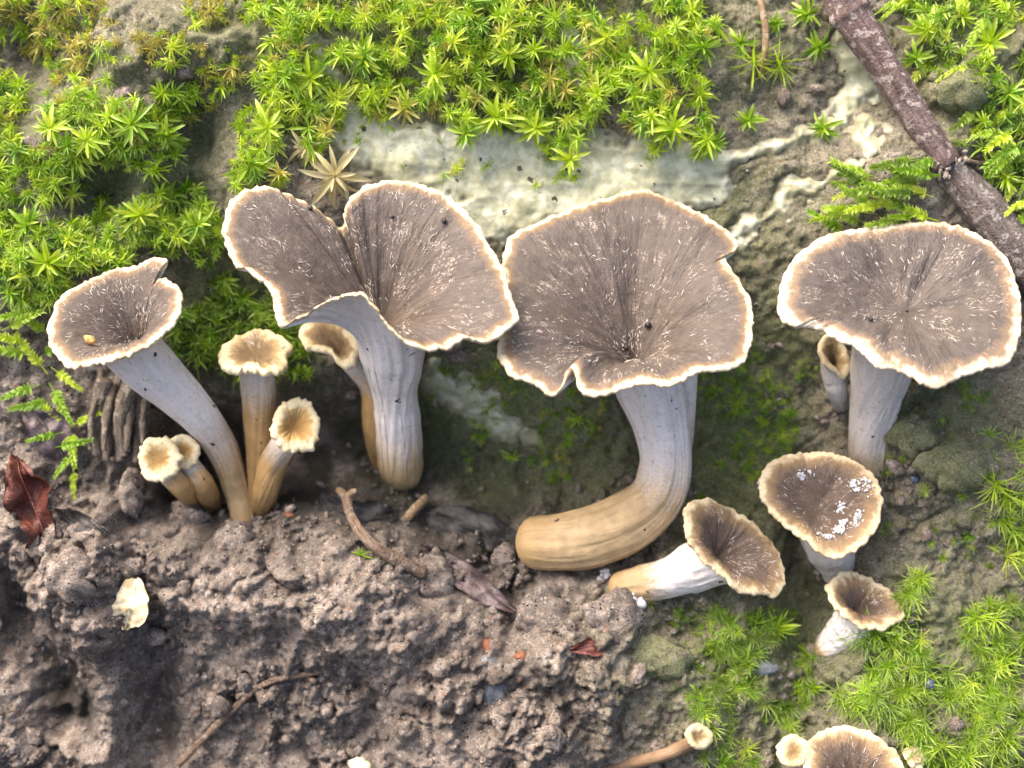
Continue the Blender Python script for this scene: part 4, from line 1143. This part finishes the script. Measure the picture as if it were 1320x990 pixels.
def bark_material(name, c0, c1, c2, fleck):
    t = NT(name); c = t.coord(); rad = t.attr('radial', 'Vector')
    a = t.noise(rad, 1.4, 5, 0.65); b = t.noise(c, 0.9, 4, 0.6); f = t.noise(c, 3.2, 4, .65)
    col = t.ramp(a, [(0.32, c0), (0.5, c1), (0.68, c2)])
    col = t.mix(t.ramp(b, [(0.54, 0.0), (0.60, 0.9)]), col, fleck)
    col = t.mix(t.ramp(f, [(0.36, 0.7), (0.48, 0.0)]), col, tuple(x * .5 for x in c0))
    t.pbsdf(col, 0.6, t.bump(t.math('ADD', t.math('MULTIPLY', a, 1.2), f), 0.9, 0.0007), spec=0.4)
    return t.m
M_BARK = bark_material('twig_bark', (0.090, 0.058, 0.054), (0.165, 0.112, 0.106), (0.26, 0.195, 0.185), (0.46, 0.39, 0.36))
M_BARK_G = bark_material('twig_bark_grey', (0.085, 0.066, 0.060), (0.155, 0.125, 0.115), (0.24, 0.205, 0.19), (0.40, 0.36, 0.33))
M_WOOD = bark_material('broken_wood', (0.26, 0.21, 0.18), (0.46, 0.40, 0.35), (0.62, 0.57, 0.52), (0.72, 0.69, 0.66))
M_ROOT = bark_material('rootlet', (0.30, 0.18, 0.09), (0.46, 0.31, 0.17), (0.58, 0.43, 0.27), (0.62, 0.50, 0.36))
M_ROOT_D = bark_material('dark_rootlet', (0.16, 0.10, 0.07), (0.27, 0.185, 0.13), (0.38, 0.29, 0.22), (0.48, 0.40, 0.32))
M_FIBRE = bark_material('fibrous_bark', (0.13, 0.10, 0.075), (0.24, 0.19, 0.145), (0.36, 0.30, 0.235), (0.44, 0.38, 0.31))
M_REDLEAF = simple_material('red_dead_leaf', [(0.035, 0.010, 0.008), (0.105, 0.026, 0.017), (0.19, 0.065, 0.045)], 0.7, 0.45, 1.0, spec=.5)
M_DARKLEAF = simple_material('dark_wet_leaf', [(0.016, 0.014, 0.014), (0.036, 0.032, 0.032), (0.08, 0.07, 0.066)], 0.8, 0.5, 1.0, spec=.5)
M_PURPLE = simple_material('purple_leaf', [(0.05, 0.036, 0.038), (0.11, 0.08, 0.082), (0.20, 0.155, 0.155)], 0.6, 0.4, 0.9, spec=.5)
M_CREAM = simple_material('cream_flake', [(0.60, 0.40, 0.18), (0.84, 0.72, 0.48), (0.93, 0.86, 0.68)], 0.45, 0.5, 0.7)
M_STONE = simple_material('bluish_stone', [(0.06, 0.068, 0.08), (0.13, 0.145, 0.165), (0.24, 0.26, 0.285)], 0.6, 0.4, 0.7)
M_RUST = simple_material('rusty_chip', [(0.11, 0.035, 0.018), (0.21, 0.075, 0.035), (0.30, 0.14, 0.07)], 0.6, 0.6, 0.6)
M_GRAIN = simple_material('dark_grain', [(0.012, 0.010, 0.012), (0.03, 0.025, 0.025)], 1.0, 0.35)
M_ORANGE = simple_material('orange_chip', [(0.55, 0.26, 0.07), (0.72, 0.42, 0.14)], 0.8, 0.6)
M_BEADS = simple_material('bead', [(0.03, 0.045, 0.09), (0.09, 0.11, 0.17)], 0.8, 0.2, spec=.6)

def gwp(x, y): return float(ground_w(np.array(float(x)), np.array(float(y))))
def add_tube(name, pts, n, m, mat, parent, base, **kw):
    V, F, R_ = tube(pts, n, m, **kw)
    return link(name, bank_mesh(name, V, [F], mat, base=base, attrs={'radial': R_}), parent)

b0 = on_ray(1225, 212, gwp(1225, 212) + 8)
tw = root_at('twig', b0, 'thick red-brown twig with a snapped joint leaning down the bank', 'twig')
add_tube('bark', [(1070, -60, 50, 22), (1084, -10, 50, 22), (1098, 22, 50, 23), (1135, 80, 50, 20.5), (1172, 135, 48, 19.5), (1200, 180, 46, 19), (1222, 212, 44, 19)], 110, 40, M_BARK, tw, b0, rough=.10, seed=3, knots=[(.26, .018, .14), (.62, .03, .05), (.97, .03, .10)])
add_tube('lower_length', [(1212, 206, 34, 19), (1236, 232, 34, 22), (1270, 272, 36, 24), (1305, 318, 38, 25), (1350, 375, 36, 25), (1390, 430, 30, 24)], 90, 40, M_BARK_G, tw, b0, rough=.10, seed=8, knots=[(.3, .04, .06)])
rr_ = np.random.default_rng(5)
vs, fs = [], []
for k in range(46):                                   # splintered wood round the snap
    a = rr_.uniform(0, 6.28); o = len(vs)
    ctr = on_ray(1226, 212, 42); ex = np.array([.80, .60, 0]); ey = np.array([0, 0, 1.0]); ez = np.array([.6, -.8, -.1])
    p = ctr + (ex * math.cos(a) + ey * math.sin(a)) * rr_.uniform(18, 25) + ez * rr_.normal(0, 5)
    q = ICO1[0] * np.array([rr_.uniform(1.5, 7), rr_.uniform(1.2, 4), rr_.uniform(1.2, 4)])
    vs += list(q @ orient(rr_.normal(0, 1, 3), 0).T + p); fs += [tuple(x + o for x in f) for f in ICO1[1]]
vs = np.array(vs)
link('splintered_collar', bank_mesh('splintered_collar', vs, [np.array(fs)], M_WOOD, base=b0, attrs={'radial': vs * .05}, smooth=False), tw)

def tube_thing(name, pts, mat, label, cat='rootlet', n=50, m=14, seed=0, knots=(), rough=.08):
    pts = [(a, b, (gwp(a, b) + c), r) for a, b, c, r in pts]
    b = on_ray(*pts[-1][:3])
    t = root_at(name, b, label, cat)
    add_tube('shaft', pts, n, m, mat, t, b, rough=rough, seed=seed, knots=knots)
    return t, b
tube_thing('rootlet', [(974, -40, 26, 4), (980, 0, 26, 4.2), (987, 35, 24, 4.4), (986, 70, 16, 4), (981, 98, 4, 3.5)], M_ROOT, 'thin tan rootlet hanging straight down into a long-needled moss tuft')
t, b = tube_thing('dry_stalk', [(446, 640, 60, 6), (452, 664, 58, 6), (470, 692, 52, 7), (500, 716, 30, 8), (545, 738, 10, 9)], M_ROOT_D, 'curved brown dry stalk with forked tip leaning on the soil ledge', 'stalk', seed=4)
g = gwp(446, 640) + 60
add_tube('fork', [(446, 642, g, 5), (440, 634, g + 2, 5), (434, 630, g + 3, 4)], 14, 12, M_ROOT, t, b, seed=5)
add_tube('fork', [(446, 642, g, 5), (453, 635, g + 2, 4.5), (460, 633, g + 3, 3.5)], 14, 12, M_ROOT, t, b, seed=6)
tube_thing('wood_chip', [(549, 642, 12, 6), (538, 653, 12, 6.5), (523, 669, 10, 6)], M_ROOT, 'short straight pale wood chip below the foot of the folded mushroom', 'chip', n=20, rough=.12)
tube_thing('root', [(230, 985, 20, 5), (300, 915, 10, 4.5), (345, 880, 8, 4), (420, 865, 0, 3)], M_ROOT_D, 'thin dark root crossing the sunken soil below the ledge', 'root', seed=9)
tube_thing('rootlet', [(1215, 195, 10, 3), (1260, 210, 14, 3), (1300, 205, 10, 3), (1340, 215, 6, 3)], M_ROOT_D, 'thin brown rootlet in the moss beyond the snapped joint of the twig', seed=10)

def sheet(spine, nl=26, nw=11, curl=0.0, crumple=3.0, thick=1.6, seed=0, cup=0.0):
    """spine: (x, y, w, half width).  A crumpled leaf or flake with real thickness."""
    pts = np.array([np.append(on_ray(a, b, c), r) for a, b, c, r in spine])
    c = catmull(pts, nl); P0, hw = c[:, :3], np.maximum(c[:, 3], .4)
    T = unit(np.gradient(P0, axis=0)); side = unit(np.cross(T, np.array([0, 0, 1.0]))); up = np.cross(side, T)
    s_ = np.linspace(-1, 1, nw)
    jag = 1 + .16 * vnoise(np.arange(nl)[:, None] * .55, np.sign(s_)[None] * 7 + 20, seed)
    G_ = P0[:, None] + side[:, None] * (hw[:, None] * s_[None] * jag)[..., None]
    lift = cup * hw[:, None] * s_[None] ** 2 + crumple * fbm(np.arange(nl)[:, None] * .22, s_[None] * 1.6 + seed, 3, seed) - 1.0 * np.exp(-(s_[None] / .09) ** 2)
    G_ = G_ + up[:, None] * lift[..., None]
    B_ = G_ - up[:, None] * thick
    V = np.vstack([G_.reshape(-1, 3), B_.reshape(-1, 3)]); k = nl * nw
    f = grid_faces(nl, nw, wrap=False); F = [f, f[:, ::-1] + k]
    rim = list(range(nw)) + [i * nw + nw - 1 for i in range(1, nl)] + [(nl - 1) * nw + j for j in range(nw - 2, -1, -1)] + [i * nw for i in range(nl - 2, 0, -1)]
    F.append(np.array([(a, b_, b_ + k, a + k) for a, b_ in zip(rim, rim[1:] + rim[:1])]))
    return V, np.vstack(F)
def sheet_thing(name, spine, mat, label, cat, stalk=None, parts=(), **kw):
    sp = [(a, b, gwp(a, b) + c, r) for a, b, c, r in spine]
    b = on_ray(*sp[-1][:3])
    t = root_at(name, b, label, cat)
    V, F = sheet(sp, **kw); link('blade', bank_mesh('blade', V, [F], mat, base=b), t)
    mid = [(a, b_, c + 1.5, max(.6, r * .06)) for a, b_, c, r in sp]
    add_tube('midrib', mid, 26, 8, mat if mat is not M_CREAM else M_CREAM, t, b, rough=.05)
    return t
sheet_thing('dead_leaf', [(22, 590, 30, 4), (26, 612, 46, 16), (38, 640, 34, 30), (48, 664, 38, 20), (56, 692, 12, 13), (44, 722, 0, 5)], M_REDLEAF, 'crumpled dark red dead leaf standing on the soil at the foot of the moss strand', 'leaf', cup=.5, crumple=15, seed=2)
sheet_thing('dead_leaf', [(70, 660, 8, 4), (90, 668, 16, 12), (115, 678, 14, 11), (135, 690, 6, 4)], M_DARKLEAF, 'small blackish dead leaf beside the crumpled red one', 'leaf', cup=.3, crumple=4, seed=4)
sheet_thing('dead_leaf', [(540, 706, -10, 6), (570, 722, -4, 14), (608, 748, 4, 16), (636, 770, 10, 12), (666, 788, 14, 2)], M_PURPLE, 'pointed purplish leaf tip sticking out from the soil ledge', 'leaf', cup=.6, crumple=9, seed=5)
sheet_thing('dead_leaf', [(550, 662, -2, 6), (585, 672, 5, 22), (625, 685, 6, 26), (665, 706, 2, 16), (690, 724, -4, 5)], M_DARKLEAF, 'dark sodden leaf flattened in the hollow between the two big stems', 'leaf', cup=.1, crumple=12, seed=6)
sheet_thing('dead_leaf', [(415, 640, 4, 6), (440, 660, 10, 18), (480, 668, 10, 22), (512, 660, 4, 8)], M_DARKLEAF, 'dark sodden leaf scrap under the forked dry stalk', 'leaf', cup=.1, crumple=6, seed=7)
sheet_thing('dead_leaf', [(735, 838, 4, 3), (765, 832, 10, 12), (795, 826, 8, 11), (815, 818, 2, 3)], M_REDLEAF, 'narrow reddish brown leaf scrap under the round clod', 'leaf', cup=.3, crumple=3, seed=8)
sheet_thing('bark_flake', [(175, 746, 18, 4), (172, 762, 24, 17), (168, 782, 22, 22), (164, 800, 14, 14), (160, 812, 6, 3)], M_CREAM, 'bright cream flake lying on the steep soil column', 'flake', cup=.25, crumple=7, seed=9, thick=4)
sheet_thing('bark_flake', [(448, 984, 10, 3), (462, 984, 12, 7), (476, 988, 8, 4)], M_CREAM, 'tiny cream flake on the soil below the thin dark root', 'flake', cup=.2, crumple=3, seed=10, thick=3)
sheet_thing('dead_leaf', [(30, 520, 6, 6), (55, 545, 12, 24), (75, 575, 10, 24), (85, 600, 4, 6)], M_PURPLE, 'grey-purple leaf scrap under the pale moss strand', 'leaf', cup=.1, crumple=6, seed=12)
sheet_thing('bark_flake', [(1165, 968, 16, 4), (1178, 975, 20, 12), (1190, 985, 14, 8)], M_CREAM, 'torn beige flake against the cream rimmed brown mushroom', 'flake', cup=.2, crumple=4, seed=11, thick=3)

# fibrous bark fragment, strand by strand
bx_, by_ = 160, 560
b = on_ray(bx_, by_, gwp(bx_, by_))
t = root_at('bark_fragment', b, 'fibrous grey-brown bark fragment standing under the slanting mushroom', 'bark')
for i in range(9):
    x0 = 116 + i * 8.5 + 7 * math.sin(i * 3.7); r_ = 3.5 + 6 * ((i * 5) % 7) / 7
    pts = [(x0 + 14, 478 + (i * 11) % 17, 0, 0), (x0 + 10, 505, 0, 0), (x0 + 2 + 3 * math.sin(i), 540, 0, 0), (x0 + 4 * math.sin(i * 2), 580 + (i * 7) % 20, 0, 0)]
    pts = [(a, b_, max(gwp(a, b_), -20) + 6 + 10 * math.sin(i * 1.9 + k * .8), r_ * (1, 1.2, 1.2, .7)[k]) for k, (a, b_, _, _) in enumerate(pts)]
    add_tube('strand', pts, 40, 12, M_FIBRE, t, b, rough=.22, seed=20 + i)

# ------------------------------------------------------------------ clods, stones, grains
def lump(size, seed, sub=ICO3, squash=(1, 1, .8), amp=.28):
    V = sub[0].copy()
    n1 = fbm(V[:, 0] * 1.4 + V[:, 2] * .9 + seed, V[:, 1] * 1.4 - V[:, 2] * .7 + seed * 2.3, 4, seed, .6)
    d1, _, idv = worley(V[:, 0] * 1.8 + V[:, 2] + seed, V[:, 1] * 1.8 + seed, seed)
    V = V * (1 + amp * n1 + .22 * (.5 - d1))[:, None] * np.array(squash) * size
    return V, np.array(sub[1])
def lump_thing(name, x, y, size, mat, label, cat, seed, group=None, squash=(1, 1, .8), sub=ICO4, lift=0.08, spin=0, amp=.28):
    V, F = lump(size, seed, sub, squash, amp)
    V = V @ rot('Z', spin).T
    b = on_ray(x, y, gwp(x, y) + size * lift)
    o = link(name, bank_mesh(name, V, [F], mat, attrs={'algae': np.full(len(V), .75), 'wet_shade': np.zeros(len(V))}), None, label, cat, group); o.location = Vector(to_world(b))
    return o
lump_thing('soil_clod', 790, 800, 34, M_CLOD, 'round crumbly clod sitting on the reddish leaf scrap', 'clod', 3)
lump_thing('soil_clod', 300, 700, 24, M_CLOD, 'pale clod at the foot of the slim young mushroom', 'clod', 5)
lump_thing('soil_clod', 240, 668, 26, M_CLOD, 'clod at the foot of the two tiny button mushrooms', 'clod', 6)
lump_thing('soil_clod', 165, 640, 22, M_CLOD, 'clod wedged below the fibrous bark fragment', 'clod', 7, squash=(.8, 1.3, .8))
lump_thing('soil_clod', 560, 745, 26, M_CLOD, 'pale clod against the pointed purplish leaf tip', 'clod', 8)
lump_thing('soil_clod', 700, 790, 30, M_CLOD, 'broad clod under the tip of the lying ochre stem', 'clod', 9)
lump_thing('soil_clod', 850, 850, 28, M_SOIL, 'low clod between the round clod and the needle moss', 'clod', 10, squash=(1.3, .9, .6))
lump_thing('soil_clod', 90, 740, 30, M_CLOD, 'knobbly clod on top of the steep soil column', 'clod', 11)
lump_thing('soil_clod', 1235, 600, 34, M_SOIL, 'lumpy clod on the earth below the broad flat cap', 'clod', 12, squash=(1.2, .9, .6))
lump_thing('soil_clod', 1175, 560, 28, M_SOIL, 'clod beside the grey stem of the broad flat cap', 'clod', 13, squash=(1, 1, .6))
lump_thing('soil_clod', 1240, 110, 30, M_SOIL, 'bare clod in the moss beyond the twig', 'clod', 14, squash=(1.2, .9, .7))
lump_thing('stone', 640, 885, 30, M_STONE, 'bluish grey angular stone set in the soil', 'stone', 15, squash=(.8, 1.3, .6), amp=.2)
lump_thing('stone', 985, 862, 14, M_STONE, 'small dark oval stone in the patchy needle moss', 'stone', 16, squash=(1.3, .7, .6), amp=.12, sub=ICO3)
lump_thing('chip', 628, 832, 10, M_RUST, 'rust-red chip just above the bluish stone', 'chip', 17, squash=(.9, 1.1, .6), sub=ICO3)
lump_thing('chip', 672, 846, 7, M_RUST, 'rusty tan chip next to the bluish stone', 'chip', 18, squash=(1.5, .8, .6), sub=ICO3)
lump_thing('chip', 374, 664, 6, M_RUST, 'small rust-red chip at the foot of the slim young mushroom', 'chip', 19, squash=(1.2, .8, .6), sub=ICO3)
lump_thing('bead', 1178, 618, 7, M_BEADS, 'shiny dark blue bead on earth below the flat cap', 'bead', 20, squash=(1, 1, .9), sub=ICO3, amp=.05, lift=.8)
lump_thing('bead', 1198, 882, 7, M_BEADS, 'dark blue bead caught in the needle moss', 'bead', 21, squash=(1, 1, .9), sub=ICO3, amp=.05, lift=2.6)
g1 = on_ray(116, 438, 118)
V, F = lump(7, 4, ICO3, (1.2, .7, .6)); V = V @ rot('Z', -.5).T
o = link('chip', bank_mesh('chip', V, [F], M_ORANGE), None, 'orange crumb lying inside the cap of the slanting mushroom', 'chip'); o.location = Vector(to_world(g1))
V, F = lump(1, 9, ICO2, (1, 1, .9), .12)
gm = bank_mesh('dark_grain', V, [F], M_GRAIN)
for p, sr in GRAINS:
    o = link('dark_grain', gm, None, 'tiny round black grain resting on a brown mushroom cap', 'grain', 'black grains on the caps'); o.location = Vector(to_world(p + np.array([0, .3, .8]) * sr)); o.scale = (sr,) * 3

# loose crumbs of earth
cr = np.random.default_rng(9)
NCR = 14000
cxy = np.stack([cr.uniform(-60, 1380, NCR * 4), cr.uniform(-40, 1040, NCR * 4)], 1)
dens = sstep(590, 720, cxy[:, 1] + 40 * vnoise(cxy[:, 0] / 90, cxy[:, 1] / 90, 9)) * (1 - .8 * sstep(840, 930, cxy[:, 0]))
dens = np.maximum(dens, .5 * gau(cxy[:, 0], cxy[:, 1], 200, 70, 90, 50)); dens = np.maximum(dens, .7 * gau(cxy[:, 0], cxy[:, 1], 1220, 590, 90, 80))
dens = np.maximum(dens, .10 * (crust_field(cxy[:, 0], cxy[:, 1]) < -8)); dens = np.maximum(dens, .5 * gau(cxy[:, 0], cxy[:, 1], 150, 560, 60, 80))
dens *= .12 + .9 * sstep(-.25, .45, fbm(cxy[:, 0] / 75, cxy[:, 1] / 75, 2, 66))
dens *= 1 - .92 * gau(cxy[:, 0], cxy[:, 1], 480, 595, 170, 50)
cxy = cxy[cr.random(len(cxy)) < dens * .8][:NCR]
ring = []
for bx2, by2, br2 in BASES:
    for _ in range(26):
        a = cr.uniform(0, 6.28); q2 = br2 * cr.uniform(.75, 1.6)
        ring.append((bx2 + q2 * math.cos(a), by2 + .8 * q2 * math.sin(a) + 4))
NB = len(cxy); cxy = np.vstack([cxy, ring])
cw = ground_w(cxy[:, 0], cxy[:, 1])
csz = 1.3 + 1.3 * cr.pareto(2.5, len(cxy)); csz = np.clip(csz, 1.3, 13); csz[NB:] = np.clip(csz[NB:] * 1.2, 1.6, 7)
vs, fs, off = [], [], 0
LUMPS1 = [lump(1, i, ICO1, (1, 1, .85), .35) for i in range(8)]; LUMPS2 = [lump(1, i + 30, ICO2, (1, 1, .8), .4) for i in range(10)]; LUMPS3 = [lump(1, i + 50, ICO3, (1, 1, .75), .36) for i in range(8)]
for (x, y), w, z in zip(cxy, cw, csz):
    tab = LUMPS1 if z < 2.6 else LUMPS2 if z < 6.5 else LUMPS3
    v, f = tab[cr.integers(0, len(tab))]
    a = cr.uniform(0, 6.28); c_, s_ = math.cos(a), math.sin(a)
    v = v * z * cr.uniform(.7, 1.3, 3)
    v = np.stack([v[:, 0] * c_ - v[:, 1] * s_, v[:, 0] * s_ + v[:, 1] * c_, v[:, 2]], 1)
    vs.append(v + on_ray(x, y, w + z * .25)); fs.append(f + off); off += len(v)
link('soil_crumbs', bank_mesh('soil_crumbs', np.vstack(vs), [np.vstack(fs)], M_CLOD), None, 'loose crumbs of grey-brown earth scattered over the bank', 'soil', kind='stuff')

# dew on the moss
t = NT('dew_water')
p = t.pbsdf((1, 1, 1), 0.02, spec=.5); p.inputs['Transmission Weight'].default_value = 1.0; p.inputs['IOR'].default_value = 1.33
M_DEW = t.m
dr = np.random.default_rng(21); vs, fs, off = [], [], 0
for z in ZONES[:6]:
    pts = zone_points(dict(z, n=26), dr); w = ground_w(pts[:, 0], pts[:, 1])
    for (x, y), ww in zip(pts, w):
        v = ICO2[0] * dr.uniform(1.2, 3.2) + on_ray(x, y, ww + dr.uniform(.5, 1.0) * z['lift'][1]); vs.append(v); fs.append(np.array(ICO2[1]) + off); off += len(v)
link('dew_drops', bank_mesh('dew_drops', np.vstack(vs), [np.vstack(fs)], M_DEW), None, 'tiny clear dew drops clinging to the moss leaves', 'dew', kind='stuff')
#--END--
